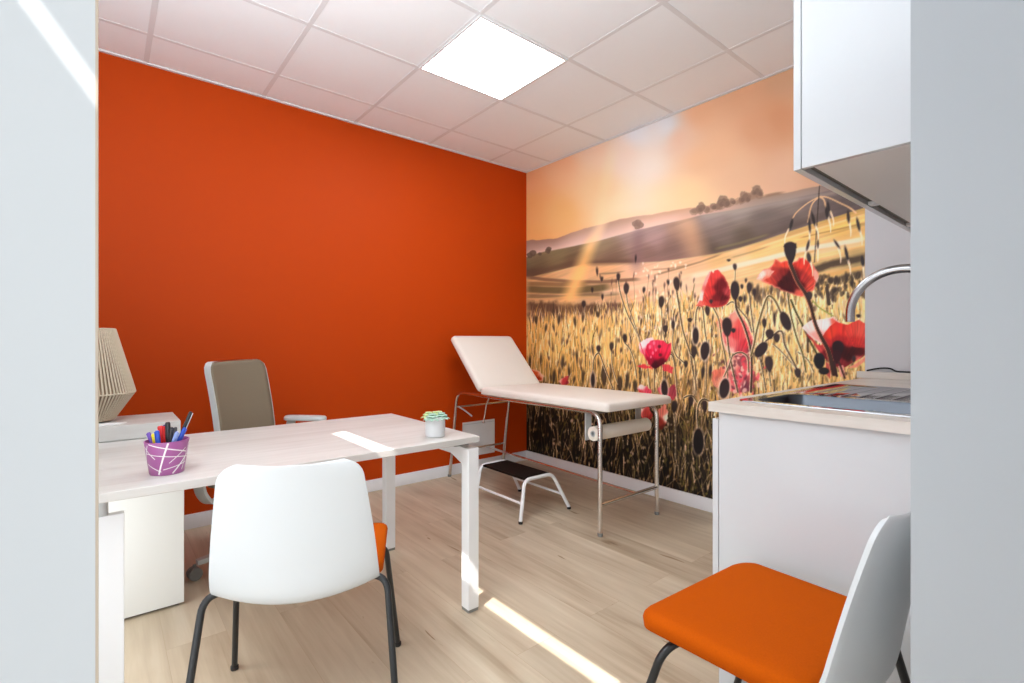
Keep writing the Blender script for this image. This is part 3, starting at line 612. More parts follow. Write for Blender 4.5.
pod(593, 380, 2, 7.5, PD, 0, halo=HO, taper=0); pod(664.6, 388.4, 3.2, 8.4, PD, -3, halo=HO, taper=0); pod(724.5, 388.5, 5, 10, PD, 8, halo=HO, taper=0); pod(698.5, 441.5, 5.2, 13, (40, 32, 33), 0, halo=(226, 192, 172), taper=-.05)
pod(819.4, 361, 5.6, 8.2, (34, 30, 32), 0, taper=.1); pod(824, 371, 5.4, 3.6, (36, 32, 32), taper=0); pod(838, 348.5, 5.6, 8, (44, 24, 28), taper=.3); pod(837, 357, 4, 7, (54, 22, 28), taper=.4)
stroke([(834, 362), (837, 376)], 1.1, (60, 36, 34)); stroke([(839, 362), (845, 378)], .9, (66, 40, 36))
# oats hanging at the upper right
PAL = (238, 204, 164)
for pts in ([(819.5, 196.6), (808, 203), (797, 212), (793, 218)], [(819.5, 196.6), (813, 203), (810, 211), (808, 222)], [(819.5, 196.6), (824, 200), (826, 208), (829, 220)], [(819.5, 196.6), (828, 197.5), (840, 203), (850, 208), (856, 213)]):
    stroke(pts, .6, (226, 178, 132))
stroke([(819.6, 186), (818.6, 200), (817, 225), (814.5, 262)], .45, (70, 56, 48))
for (u, v, rx, ry, an, du) in ((791.3, 224.5, 1.5, 5.6, 14, -5), (809.7, 225.5, 1.3, 7, -4, 0), (813.4, 219, 1.6, 7, -14, 4), (826.9, 212.5, 1.7, 6.2, -6, 3), (828.5, 207, 1.4, 5.5, -8, 4), (848.4, 216.8, 1.6, 6.2, -4, 2), (858.3, 224.5, 1.6, 6.8, -12, 3), (837, 244.2, 1.3, 5, -34, 3), (846.6, 253.5, 1.6, 7.5, -12, 3), (808, 245.4, 1.4, 5.4, 14, -3), (818, 244, 1.1, 4, 0, 0), (862.7, 261, 2, 5.4, -6, 1), (809, 257.5, 2.2, 5, -10, 3)):
    stroke([(u + du * .5, v + ry - 1), (u + du * 1.2, v + ry + 7), (u + du * 1.3, v + ry + 14)], [.9, .6, .3], PAL, .9); pod(u, v, rx, ry, (56, 48, 46), an, taper=0)
fld = (ss(-10, 6, VV - fy) * (1 - ss(388, 412, VV - 14 * ss(640, 720, UU))))[..., None]
IMG = IMG * (1 + fld * (np.array([.13, .13, .14]) + ss(690, 780, UU)[..., None] * np.array([.03, .05, .10])))
IMG = .5 + (IMG - .5) * (1 + .06 * fld)
dkz = (ss(396, 418, VV + 10 * (fbm(SS * 30, ZZ * 4, 17) - .5)) * (1 - ss(640, 700, UU) * .5))[..., None]
IMG = IMG * (1 - dkz * (.45 - 1.5 * np.clip(IMG.mean(2, keepdims=True) - .22, 0, .6)))
sk = (1 - ss(-6, 26, VV - ly))[..., None] * (1 - .55 * ss(560, 780, UU))[..., None]  # print lightened, most at left, to offset orange bounce light
IMG = IMG * (1 + sk * np.array([.15, .24, .30]))
IMG = np.clip(IMG, 0, 1)

# build the sheet
lin_img = np.where(IMG <= .04045, IMG / 12.92, ((IMG + .055) / 1.055) ** 2.4)
def print_sheet():
    nv = NS * NZ
    co = np.empty((nv, 3), np.float32); co[:, 0] = -.0012; co[:, 1] = -SS.ravel(); co[:, 2] = ZZ.ravel()
    idx = np.arange(nv).reshape(NZ, NS); a = idx[:-1, :-1].ravel(); b = idx[:-1, 1:].ravel(); c = idx[1:, 1:].ravel(); d = idx[1:, :-1].ravel()
    q = np.stack([a, d, c, b], 1).astype(np.int32)
    me = bpy.data.meshes.new('wall_mural'); me.vertices.add(nv); me.vertices.foreach_set('co', co.ravel())
    nf = len(q); me.loops.add(nf * 4); me.loops.foreach_set('vertex_index', q.ravel())
    me.polygons.add(nf); me.polygons.foreach_set('loop_start', np.arange(0, nf * 4, 4, dtype=np.int32))
    me.update(calc_edges=True)
    at = me.color_attributes.new('print', 'FLOAT_COLOR', 'POINT')
    at.data.foreach_set('color', np.concatenate([lin_img.reshape(-1, 3), np.ones((nv, 1))], 1).astype(np.float32).ravel())
    m = bpy.data.materials.new('printed_poppy_mural'); m.use_nodes = True; nt = m.node_tree; b_ = nt.nodes['Principled BSDF']
    b_.inputs['Roughness'].default_value = .55; b_.inputs['Specular IOR Level'].default_value = .25
    n = nt.nodes.new('ShaderNodeAttribute'); n.attribute_name = 'print'; nt.links.new(n.outputs['Color'], b_.inputs['Base Color'])
    me.materials.append(m)
    o = bpy.data.objects.new('wall_mural', me); COL.objects.link(o); return o
tag(print_sheet(), 'printed poppy field mural covering the wall beside the exam couch', 'mural')
# ------------------------------------------------------------------ chairs with white shells
def shell_rows(off=0.):
    prof = [(.205, .438), (.17, .446), (.08, .444), (-.03, .438), (-.11, .436), (-.158, .441), (-.192, .458), (-.213, .49), (-.226, .535), (-.237, .61), (-.248, .68), (-.260, .745), (-.271, .80)]
    wid = [.19, .206, .210, .210, .210, .210, .209, .207, .203, .195, .185, .175, .166]
    # dense resample
    P = np.array(prof); s = np.r_[0, np.cumsum(np.hypot(*np.diff(P, axis=0).T))]; ts = np.r_[s[-1] * np.linspace(0, 1, 20) ** 1.6 * .08, np.linspace(.08, .9, 40)[1:] * s[-1], s[-1] * (1 - .1 * np.linspace(1, 0, 24)[1:] ** 1.9)]; NT = len(ts)
    yy = np.interp(ts, s, P[:, 0]); zz = np.interp(ts, s, P[:, 1]); ww = np.interp(ts, s, wid)
    tu = np.linspace(0, s[-1], 60); yu = np.interp(tu, s, P[:, 0]); zu = np.interp(tu, s, P[:, 1]); wu = np.interp(tu, s, wid)
    for _ in range(4):
        for q in (yu, zu, wu): q[1:-1] = (q[:-2] + 2 * q[1:-1] + q[2:]) / 4
    yy = np.interp(ts, tu, yu); zz = np.interp(ts, tu, zu); ww = np.interp(ts, tu, wu)
    for _ in range(0):
        yy[1:-1] = (yy[:-2] + 2 * yy[1:-1] + yy[2:]) / 4; zz[1:-1] = (zz[:-2] + 2 * zz[1:-1] + zz[2:]) / 4; ww[1:-1] = (ww[:-2] + 2 * ww[1:-1] + ww[2:]) / 4
    rows = []; T = ts[-1]
    for i in range(NT):
        d_end = T - ts[i]; w = ww[i]; rc = .042
        if d_end < rc: w -= rc - math.sqrt(max(0, rc * rc - (rc - d_end) ** 2))
        if ts[i] < .04: w -= .04 - math.sqrt(max(0, .04 ** 2 - (.04 - ts[i]) ** 2))
        bk = min(1, max(0, (-yy[i] - .12) / .09)) * (1 - .55 * min(1, max(0, (zz[i] - .55) / .25))); row = []
        for k in range(21):
            x = -1 + 2 * k / 20; c = x * x
            mid = math.exp(-((zz[i] - .463) / .04) ** 2)              # belly of the bend hangs a little lower in the middle
            y = yy[i] + bk * .034 * c - mid * .010 * (1 - c); z = zz[i] + (1 - bk) * .008 * c * c - mid * .033 * (1 - c) * (1 if yy[i] < -.1 else 0)
            row.append(Vector((x * w, y, z)))
        rows.append(row)
    return rows
def make_chair(label, loc, rz, group):
    t = thing('shell_chair', label, 'chair', loc, rz, group)
    m = MB(); m.grid(shell_rows()); o = m.build('shell', M['shell'], t, angle=180)
    sd = o.modifiers.new('thick', 'SOLIDIFY'); sd.thickness = .0085; sd.offset = 0
    bv = o.modifiers.new('round', 'BEVEL'); bv.width = .003; bv.segments = 2; bv.limit_method = 'ANGLE'
    # upholstered seat pad
    m = MB(); poly = rrect(-.230, -.165, .230, .210, .055, 8)
    L = [(-.012, .431), (.0, .4365), (.0025, .458), (0, .468), (-.006, .4745), (-.016, .478), (-.05, .4805), (-.10, .481)]
    rows = []
    for ins, z in L:
        k = 1 + ins / .2
        row = []
        for (x, y) in poly:
            X = x * k; Y = .024 + (y - .024) * k; w = 1 - .06 * max(0, (.1 - Y) / .3)
            row.append(Vector((X * w, Y, z + .008 * (X / .21) ** 2 - (.012 * max(0, (Y - .12) / .09) ** 2) + .006 * max(0, -Y / .16))))
        rows.append(row)
    V = m.grid(rows, wrap=True); m.bm.faces.new(V[-1]); m.bm.faces.new(V[0][::-1])
    m.build('seat_pad', M['fabric_orange'], t, angle=60)
    # four tube legs
    for sx in (-1, 1):
        for fr in (1, -1):
            if fr == 1: pts = [(sx * .10, .10, .427), (sx * .226, .13, .424), (sx * .268, .255, .012)]
            else: pts = [(sx * .10, -.10, .425), (sx * .230, -.15, .452), (sx * .264, -.262, .012)]
            lg = MB().tube(bez(pts, .05, 8), .0093, 12).build('leg', M['black'], t)
            e = Vector(pts[-1]); MB().lathe([(.0115, 0), (.0125, .004), (.0125, .012), (.0105, .014)], (e.x, e.y, 0.0005), 14).build('foot_cap', M['blackrub'], lg)
    for y, z in ((.10, .426), (-.10, .424)): MB().tube([(-.10, y, z), (.10, y, z)], .009, 10).build('cross_bar', M['black'], t)
    return t
make_chair('white shell chair with orange pad drawn up to the pale desk, seen from behind', (-2.549, -1.916, 0), -math.radians(25.4), 'white shell chairs with orange pads')
make_chair('white shell chair with orange seat beside the white sink cabinet', (-1.836, -2.957, 0), -math.radians(3.4), 'white shell chairs with orange pads')

# ------------------------------------------------------------------ desk
DZ = .715
t = thing('office_desk', 'pale wood desk with white square legs and a white panel leg', 'desk', (-2.6, -1.39, 0))
def at(o, tt): o.location = (Matrix.Rotation(-tt.rotation_euler.z, 4, 'Z') @ (-Vector(tt.location))); o.rotation_euler = (0, 0, -tt.rotation_euler.z); return o
top = MB().box((-3.37, -1.797, DZ - .025), (-1.828, -.986, DZ), .0015, 1).build('desktop', M['desk'], t, smooth=False); at(top, t)
for y0, y1 in ((-1.795, -1.743), (-1.04, -.988)):
    o = MB().box((-1.883, y0, .012), (-1.831, y1, .668), .003).build('leg', M['white_metal'], t, smooth=False); at(o, t)
    f = MB().box((-1.881, y0 + .002, .0005), (-1.833, y1 - .002, .012)).build('foot', M['silverdark'], o, smooth=False)
o = MB().prism([(-1.743, .668), (-1.04, .668), (-1.04, .60), (-1.12, .63), (-1.66, .63), (-1.743, .60)], -1.881, -1.833, 0).build('frame_beam', M['white_metal'], t, smooth=False); at(o, t)
for y in (-1.70, -1.09): at(MB().box((-1.90, y - .02, .668), (-1.83, y + .02, DZ - .0255)).build('spacer_block', M['silverdark'], t, smooth=False), t)
for y in (-1.55, -1.2): at(MB().box((-2.70, y - .02, .64), (-1.885, y + .02, DZ - .0255)).build('support_rail', M['silverdark'], t, smooth=False), t)
# white panel leg under the left end
pl_ = at(MB().box((-3.365, -1.742, .0005), (-2.9785, -1.712, .640), .002).build('panel_leg', M['white_metal'], t, smooth=False), t)
for x in (-3.3, -3.03): at(MB().lathe([(.018, .6405), (.018, .6895)], (x, -1.727, 0), 16).build('spacer', M['silver'], t), t)
# sideboard behind the desk
t = thing('sideboard', 'low pale-topped white sideboard behind the desk', 'sideboard', (-3.08, -.83, 0))
at(MB().box((-3.385, -.978, .012), (-2.762, -.685, .716), .002).build('carcass', M['white_lam'], t, smooth=False), t)
at(MB().box((-3.39, -.983, .717), (-2.775, -.67, .775), .0015, 1).build('top', M['desk'], t, smooth=False), t)
at(MB().box((-3.37, -.96, .0005), (-2.78, -.70, .012)).build('plinth', M['cabdark'], t, smooth=False), t)
# papers
tag(MB().prism([(-3.16, -.975), (-2.975, -.955), (-2.95, -.915), (-3.15, -.86)], .7755, .7785).build('paper_stack', M['paper'], smooth=False), 'loose white papers lying on the sideboard under the lamp', 'papers')

# ------------------------------------------------------------------ string lamp
t = thing('table_lamp', 'diamond-shaped string table lamp on the sideboard', 'lamp', (-3.075, -.80, .7755))
R0, R1, R2 = .090, .157, .088; zt, zm, zb = .380, .118, .010
core = MB().lathe([(R2 - .004, zb), (R1 - .005, zm), (R0 - .004, zt)], (0, 0, 0), 60, closed=True).build('inner_shade', M['lampcore'], t)
m = MB(); NSR = 76
for k in range(NSR):
    a = 2 * PI * k / NSR
    p = lambda r, z, da=0: (r * math.cos(a + da), r * math.sin(a + da), z)
    m.tube([p(R0, zt), p(R1, zm)], .0034, 5); m.tube([p(R1, zm), p(R2, zb)], .0034, 5)
m.build('string_shade', M['string'], t)
for r, z in ((R0, zt), (R1, zm), (R2, zb)): MB().tube([(r * math.cos(2 * PI * k / 60), r * math.sin(2 * PI * k / 60), z) for k in range(61)], .003, 6, cap=False).build('ring', M['string'], t)
MB().lathe([(.07, .0005), (.07, .008), (.012, .012), (.012, .14), (.02, .145), (.02, .19), (0, .19)], (0, 0, 0), 24).build('base', M['silverdark'], t)

# ------------------------------------------------------------------ pen cup and pens
CX, CY = -2.876, -1.657
t = thing('pen_cup', 'magenta pen cup with crossing white lines on the desk', 'pen cup', (CX, CY, DZ + .0005))
hc = .098; rb, rt = .0435, .0565
MB().lathe([(0, 0), (rb - .002, 0), (rb, .003), (rt, hc - .002), (rt, hc), (rt - .003, hc), (rb - .003, .004), (0, .004)], (0, 0, 0), 56).build('cup', M['purple'], t)
m = MB()
def wrapl(a0, z0, a1, z1, w):
    rows = []
    for k in range(25):
        f = k / 24; a = a0 + (a1 - a0) * f; z = z0 + (z1 - z0) * f
        dz = (z1 - z0); da = (a1 - a0) * .05; L = math.hypot(dz, da); nz = da / L * w; na = -dz / L * w / .05
        row = []
        for s in (-1, 1):
            zz = min(max(z + s * nz, .002), hc - .001); aa = a + s * na; r = rb + (rt - rb) * zz / hc + .0006; row.append(Vector((r * math.cos(aa), r * math.sin(aa), zz)))
        rows.append(row)
    m.grid(rows)
va = math.atan2(CAM[1] - CY, CAM[0] - CX)       # side that faces the door
for a0, z0, a1, z1, w in ((.05, .096, -.45, .004, .0022), (-.9, .094, 1.1, .062, .0016), (-1.3, .085, -.6, .05, .0013), (-1.2, .066, 1.3, .046, .0012), (-1.2, .035, -.3, .012, .0012), (.1, .036, 1.0, .075, .0011), (-.2, .018, 1.2, .032, .0012), (.3, .004, 1.2, .055, .0022), (.9, .01, 1.3, .09, .0012), (1.3, .09, 2.6, .02, .0016), (1.6, .03, 3.3, .08, .0014), (2.2, .09, 3.4, .03, .0018), (2.4, .05, 4.4, .07, .0013), (3.6, .09, 4.6, .02, .0018), (-1.45, .03, -1.0, .09, .0013)):
    wrapl(va + a0, z0, va + a1, z1, w)
m.build('white_line_pattern', M['whiteline'], t)
def plastic(n, c, r=.35): return mat(n, rgb(*c), r)
PR = plastic('red_plastic', (206, 32, 34)); PB = plastic('blue_plastic', (46, 84, 190)); PV = plastic('violet_plastic', (116, 82, 176)); PY = plastic('yellow_plastic', (228, 206, 40)); PK = plastic('black_plastic', (44, 44, 48)); PW = plastic('white_plastic', (222, 222, 226)); PC = plastic('clear_blue_plastic', (136, 158, 214), .2); PN = plastic('navy_plastic', (40, 44, 120)); PG = plastic('dark_grey_plastic', (86, 88, 92))
rv = RT; fv = FW
def pen(label, kind, bx, tx, tz, depth_b, depth_t, r, body, tip, clip=None):
    """a pen leaning in the cup; bx/tx sideways offsets (m, seen from the door), depth offsets away from it, tz height of its top end over the desk"""
    b = Vector((CX, CY, DZ + .0055)) + Vector(rv) * bx + Vector(fv) * depth_b
    e = Vector((CX, CY, DZ + tz)) + Vector(rv) * tx + Vector(fv) * depth_t
    L = (e - b).length
    t = thing('pen' if kind != 'marker' else 'marker_pen', label, kind if kind == 'pen' else 'marker', b, 0, 'pens and markers in the cup')
    t.rotation_mode = 'QUATERNION'; t.rotation_quaternion = (e - b).to_track_quat('Z', 'Y')
    MB().lathe([(0, 0), (r * .3, .002), (r * .55, .012), (r, .018), (r, L * .68), (r * .98, L * .685)], (0, 0, 0), 14).build('barrel', body, t)
    MB().lathe([(r * 1.12, L * .66), (r * 1.12, L * .97), (r * .8, L), (0, L)], (0, 0, 0), 14).build('cap', tip, t)
    if clip:
        o = MB().box((r * 1.05, -.0016, L * .72), (r * 1.05 + .0022, .0016, L * .985), .0006).build('clip', clip, t)
        o.rotation_euler = (0, 0, -1.2)
pen('violet felt pen at the left rim of the cup', 'pen', -.010, -.047, .122, 0, -.012, .0042, PV, PV, PV)
pen('red marker leaning left in the cup', 'marker', -.005, -.030, .137, .012, .012, .0065, PR, PR)
pen('yellow highlighter between the red markers in the cup', 'marker', -.012, -.027, .119, -.005, -.018, .0062, PY, PY)
pen('dark blue pen behind the yellow highlighter', 'pen', -.002, -.022, .139, .02, .022, .0045, PN, PN, PN)
pen('short red pen beside the bright blue one in the cup', 'pen', .0, -.0145, .137, .006, .006, .0042, PR, PR, PR)
pen('bright blue pen at the middle of the cup front', 'pen', -.004, -.014, .129, -.015, -.022, .0052, PB, PB, PB)
pen('fat black marker standing in the middle of the cup', 'marker', .002, .0005, .150, .006, .002, .0062, PK, PK)
pen('black and white pen right of the fat black marker', 'pen', .006, .018, .136, -.006, -.006, .0048, PW, PK, PK)
pen('slim black pen standing behind the black marker', 'pen', .008, .008, .131, .02, .026, .004, PK, PG, PG)
pen('tall dark grey pen leaning right above the rest', 'pen', -.012, .0585, .178, .012, .02, .0046, PW, PK, PW)
pen('clear blue ballpoint leaning on the right rim', 'pen', -.004, .056, .134, -.01, -.004, .0046, PC, PB, PB)
pen('pale clear ballpoint in front of the blue ballpoint', 'pen', .0, .046, .126, -.018, -.024, .0044, PW, PC, PC)

# ------------------------------------------------------------------ potted succulent
t = thing('potted_succulent', 'small succulent in a ribbed white pot on the desk corner', 'plant', (-1.972, -1.684, DZ + .0005))
prof = [(0, 0), (.036, 0), (.039, .003)]
for k in range(15): prof += [(.0395 + .0012 * (k % 2), .006 + k * .0048)]
prof += [(.0405, .080), (.0385, .0815), (.0365, .080), (.0365, .07), (0, .07)]
MB().lathe(prof, (0, 0, 0), 40).build('pot', M['pot'], t)
MB().lathe([(0, .0705), (.030, .074), (.0362, .0715)], (0, 0, 0), 24, closed=True).build('soil', M['soil'], t)
def rosette(cx, cy, z, R, n, m_, tilt):
    mm = MB()
    for ring, (cnt, rr, up) in enumerate(((n, R, .12), (n - 1, R * .74, .4), (max(3, n - 3), R * .45, .8))):
        for k in range(cnt):
            a = 2 * PI * k / cnt + ring * .5 + tilt; rows = []
            for i in range(7):
                f = i / 6; w = R * .36 * (math.sin(PI * min(1, f * .62 + .25)) ** 1.0) * (1 if f < .72 else max(.02, 1 - ((f - .72) / .28) ** 2)); d = rr * f
                h = z + rr * f * math.sin(up) * .9 + (.006 * ring) * 1 - .3 * rr * f * f
                th = .004 * (1 - f) + .0015; row = []
                for q in range(8):
                    b = 2 * PI * q / 8; lx = w * math.cos(b); lz = th * math.sin(b) + .15 * w * abs(math.cos(b)); rad = .004 + d * math.cos(up * .75)
                    row.append(Vector((cx + rad * math.cos(a) - lx * math.sin(a), cy + rad * math.sin(a) + lx * math.cos(a), h + lz)))
                rows.append(row)
            V = mm.grid(rows, wrap=True); mm.bm.faces.new(V[0][::-1]); mm.bm.faces.new(V[-1])
    return mm.build('rosette', m_, t, angle=70)
rosette(-.022, -.014, .076, .033, 8, M['leaf'], .2); rosette(.018, -.018, .077, .032, 8, M['leaf'], 1.1); rosette(.026, .014, .080, .028, 7, M['leaf2'], .6); rosette(-.018, .022, .080, .028, 7, M['leaf2'], 0); rosette(.002, .002, .083, .024, 7, M['leaf2'], .9)

# ------------------------------------------------------------------ task chair
ang = math.atan2(.698, .716)          # chair's width axis
t = thing('task_chair', 'taupe mesh-back office chair behind the desk', 'office chair', (-2.36, -.68, 0), ang)
# local axes: x = width axis (0.716,0.698), -y = the way it faces (0.698,-0.716)
def backpt(x, f):   # f 0 bottom..1 top
    z = .50 + .505 * f; y = .13 + .075 * max(f, 0) ** 1.6 - .03 * (x / .23) ** 2; return Vector((x, y, z))
def back_outline(ww, h0, h1, r, n=8):
    return rrect(-ww, h0, ww, h1, r, n)
m = MB(); rows = []
for i in range(25):
    f = i / 24; rows.append([backpt(-.215 + .430 * k / 16, .02 + .972 * f) + Vector((0, 0, 0)) for k in range(17)])
def warp(mb_rows): return mb_rows
# mesh panel: rounded by clamping the corner columns
for i, row in enumerate(rows):
    z = row[0].z; d = min(1.003 - z, 9); rc = .05
    if d < rc:
        sh = rc - math.sqrt(max(0, rc * rc - (rc - max(d, 0)) ** 2)); k = (.215 - sh) / .215
        for v in row: v.x *= k
m.grid(rows); o = m.build('mesh_back', M['mesh'], t, angle=180); s_ = o.modifiers.new('thick', 'SOLIDIFY'); s_.thickness = .012; s_.offset = 0
fr = []
for (x, z) in [(-.216, .50)] + [(-.219, .50 + .45 * k / 8) for k in range(9)] + [(-.212, .978), (-.19, .997), (-.17, 1.003)] + [(-.17 + .34 * k / 6, 1.004) for k in range(1, 6)] + [(.17, 1.003), (.19, .997), (.212, .978)] + [(.219, .95 - .45 * k / 8) for k in range(9)]:
    v = backpt(x, (z - .50) / .505); fr.append(v + Vector((0, .008, 0)))
m = MB(); n = len(fr)
m.grid([[p + Vector((ox, oy, 0)) for (ox, oy) in ((-.003, -.012), (.003, -.012), (.004, .016), (-.004, .016))] for p in fr], wrap=True)
m.build('back_frame', M['silver'], t, angle=50)
pill = MB().box((-.03, .165, .36), (.03, .195, .62), .008).build('back_support', M['silverdark'], t)
# seat
m = MB(); poly = rrect(-.235, -.27, .235, .20, .07, 8); rows = []
for ins, z in ((-.02, .40), (0, .408), (.004, .425), (0, .44), (-.012, .452), (-.06, .458)):
    rows.append([Vector((x * (1 + ins / .23), -.035 + (y + .035) * (1 + ins / .23), z)) for x, y in poly])
V = m.grid(rows, wrap=True); m.bm.faces.new(V[-1]); m.bm.faces.new(V[0][::-1]); m.build('seat', M['mesh'], t, angle=60)
MB().box((-.09, -.12, .35), (.09, .12, .399), .01).build('seat_mechanism', M['silverdark'], t)
for sx in (-1, 1):
    path = bez([(sx * .12, .12, .372), (sx * .27, .125, .335), (sx * .335, .14, .44), (sx * .31, .06, .645)], .08, 9)
    arm = MB(); rows = []
    for i, p in enumerate(path):
        tdir = (path[min(i + 1, len(path) - 1)] - path[max(i - 1, 0)]).normalized(); nrm = Vector((tdir.z, 0, -tdir.x)).normalized()
        rows.append([p + nrm * a + Vector((0, b, 0)) for a, b in ((-.008, -.024), (.008, -.024), (.008, .024), (-.008, .024))])
    V = arm.grid(rows, wrap=True); arm.bm.faces.new(V[0][::-1]); arm.bm.faces.new(V[-1])
    ar = arm.build('armrest', M['silver'], t, angle=50)
    pm = MB(); pp = rrect(-.036, -.13, .036, .12, .034, 6); rows = []
    for ins, z in ((-.008, .645), (0, .65), (0, .664), (-.006, .671), (-.014, .673)): rows.append([Vector((sx * .305 + x * (1 + ins / .036), -.02 + y * (1 + ins / .13), z)) for x, y in pp])
    V = pm.grid(rows, wrap=True); pm.bm.faces.new(V[-1]); pm.bm.faces.new(V[0][::-1]); pm.build('arm_pad', M['silver'], ar, angle=50)
MB().lathe([(.028, .09), (.028, .2), (.018, .2), (.018, .35)], (0, 0, 0), 20).build('gas_column', M['silverdark'], t)
m = MB().lathe([(.045, .072), (.045, .112), (.03, .118)], (0, 0, 0), 24)
a0 = math.atan2(-.754 + .68, -2.728 + 2.36) - ang
for k in range(5):
    a = a0 + k * 2 * PI / 5; d = Vector((math.cos(a), math.sin(a), 0)); e = Vector((-d.y, d.x, 0)); rows = []
    for f, w, h0, h1 in ((.03, .026, .075, .108), (.2, .021, .07, .098), (.335, .017, .066, .086)):
        rows.append([d * f + e * w + Vector((0, 0, h0)), d * f + e * w + Vector((0, 0, h1)), d * f - e * w + Vector((0, 0, h1)), d * f - e * w + Vector((0, 0, h0))])
    V = m.grid(rows, wrap=True); m.bm.faces.new(V[0][::-1]); m.bm.faces.new(V[-1])
m.build('star_base', M['silver'], t, angle=40)
for k in range(5):
    a = a0 + k * 2 * PI / 5; d = Vector((math.cos(a), math.sin(a), 0)) * .345; c = MB(); e = Vector((-d.y, d.x, 0)).normalized()
    for s in (-1, 1):
        q = d + e * s * .014; c.tube([q - e * .009 + Vector((0, 0, .0285)), q + e * .009 + Vector((0, 0, .0285))], .028, 20)
    c.tube([d + Vector((0, 0, .05)), d + Vector((0, 0, .07))], .008, 10)
    c.build('castor', M['silverdark'], t)

# ------------------------------------------------------------------ examination couch
t = thing('exam_couch', 'cream padded examination couch with raised backrest on chrome legs', 'exam couch', (-.58, -.85, 0))
XA, XB = -.858, -.31                        # frame sides
def cushion(x0, x1, L, h, r):
    """pad lying in local (x, s) with thickness h, s from 0..L"""
    m = MB(); poly = rrect(x0, 0, x1, L, r, 5); cx, cy = (x0 + x1) / 2, L / 2; rows = []
    for ins, z in ((.01, 0), (.001, .004), (0, h * .5), (.004, h - .008), (.014, h - .001), (.04, h + .003), (.12, h + .006)):
        rows.append([Vector((cx + (x - cx) * (1 - ins / ((x1 - x0) / 2)), cy + (y - cy) * (1 - ins / (L / 2)), z)) for x, y in poly])
    V = m.grid(rows, wrap=True); m.bm.faces.new(V[-1]); m.bm.faces.new(V[0][::-1]); return m
pad = cushion(-.905, -.276, 1.19, .05, .025)
bmesh.ops.translate(pad.bm, vec=(0, -1.705, .7125), verts=pad.bm.verts); at(pad.build('seat_cushion', M['vinyl'], t, angle=50), t)
pad = cushion(-.905, -.298, .556, .045, .03)
pad.bm.transform(Matrix.Translation((0, -.495, .722)) @ Matrix.Rotation(math.radians(45.5), 4, 'X')); at(pad.build('backrest_cushion', M['vinyl'], t, angle=50), t)
RZ = .697
for x in (XA, XB):
    rail = [(x, -1.612, .013), (x, -1.612, RZ), (x, -.14, RZ), (x, -.032, .013)]
    at(MB().tube(bez(rail, .085, 9), .0135, 14).build('side_frame', M['chrome'], t), t)
    for y in (-1.612, -.032): at(MB().lathe([(.0145, .0005), (.0155, .004), (.0155, .016), (.0145, .02)], (x, y, 0), 14).build('foot_cap', M['silverdark'], t), t)
for y, z, r in ((-1.612, .175, .012), (-.055, .205, .009), (-.118, .575, .008)): at(MB().tube([(XA, y, z), (XB, y, z)], r, 12).build('cross_bar', M['chrome'], t), t)
at(MB().tube([(-.52, -1.612, .175), (-.50, -.057, .198)], .009, 12).build('stretcher', M['chrome'], t), t)
for y in (-1.55, -.56): at(MB().box((XA, y - .012, .7105 - .028), (XB, y + .012, .7115)).build('pad_support', M['silverdark'], t, smooth=False), t)
at(MB().tube([(-.60, -.25, .69), (-.612, -.2, .58), (-.635, -.19, .43)], .008, 10).build('backrest_strut', M['chrome'], t), t)
at(MB().tube(bez([(-.83, -.118, .575), (-.81, -.18, .55), (-.755, -.2, .50)], .02), .006, 8).build('release_lever', M['silver'], t), t)
for x in (-.835, -.355):
    at(MB().box((x - .026, -1.505, .525), (x + .026, -1.4985, .69), .001).build('roll_bracket', M['silver'], t, smooth=False), t)
for x in (XA, XB):
    for z in (.545, .465): at(MB().tube([(x - .016, -1.612, z), (x + .016, -1.612, z)], .006, 10).build('bolt', M['silverdark'], t), t)
# paper roll hung below the foot end
t = thing('paper_roll', 'roll of couch paper hung under the foot of the couch', 'paper roll', (-.587, -1.553, .57))
m = MB(); n = 40; rows = []
for x, r in ((-.265, .018), (-.265, .040), (-.2645, .0415), (.2445, .0415), (.245, .040), (.245, .018), (-.265, .018)):
    rows.append([Vector((x, r * math.cos(2 * PI * k / n), r * math.sin(2 * PI * k / n))) for k in range(n)])
m.grid(rows, wrap=True); m.build('paper', M['paperroll'], t, angle=50)
m = MB(); rows = []
for x, r in ((-.267, .012), (-.267, .0175), (.247, .0175), (.247, .012), (-.267, .012)): rows.append([Vector((x, r * math.cos(2 * PI * k / 24), r * math.sin(2 * PI * k / 24))) for k in range(24)])
m.grid(rows, wrap=True); m.build('core', M['silver'], t, angle=50)

# ------------------------------------------------------------------ step stool
t = thing('step_stool', 'white tube step stool with dark tread in front of the couch', 'step stool', (-.876, -.89, 0))
for y0, y1 in ((-1.185, -1.118), (-.70, -.648)):
    pts = [(-1.085, y0, .013), (-.995, y1, .233), (-.757, y1, .233), (-.667, y0, .013)]
    if y1 > -.8: pts = [(-1.07, -.69, .013), (-.99, y1, .233), (-.757, y1, .233), (-.672, -.752 + .06, .013)]
    o = at(MB().tube(bez(pts, .045, 8), .0115, 14).build('leg_frame', M['white_metal'], t), t)
    for p in (pts[0], pts[-1]): MB().lathe([(.012, .0005), (.0135, .003), (.0135, .014), (.012, .017)], (p[0], p[1], 0), 14).build('foot_cap', M['blackrub'], o)
for x in (-1.046, -.714): at(MB().tube([(x, -1.155, .105), (x, -.68, .105)], .008, 12).build('side_rail', M['white_metal'], t), t)
m = MB(); m.box((-.985, -1.105, .2255), (-.767, -.662, .2405), .004); at(m.build('tread', M['tread'], t, smooth=False), t)

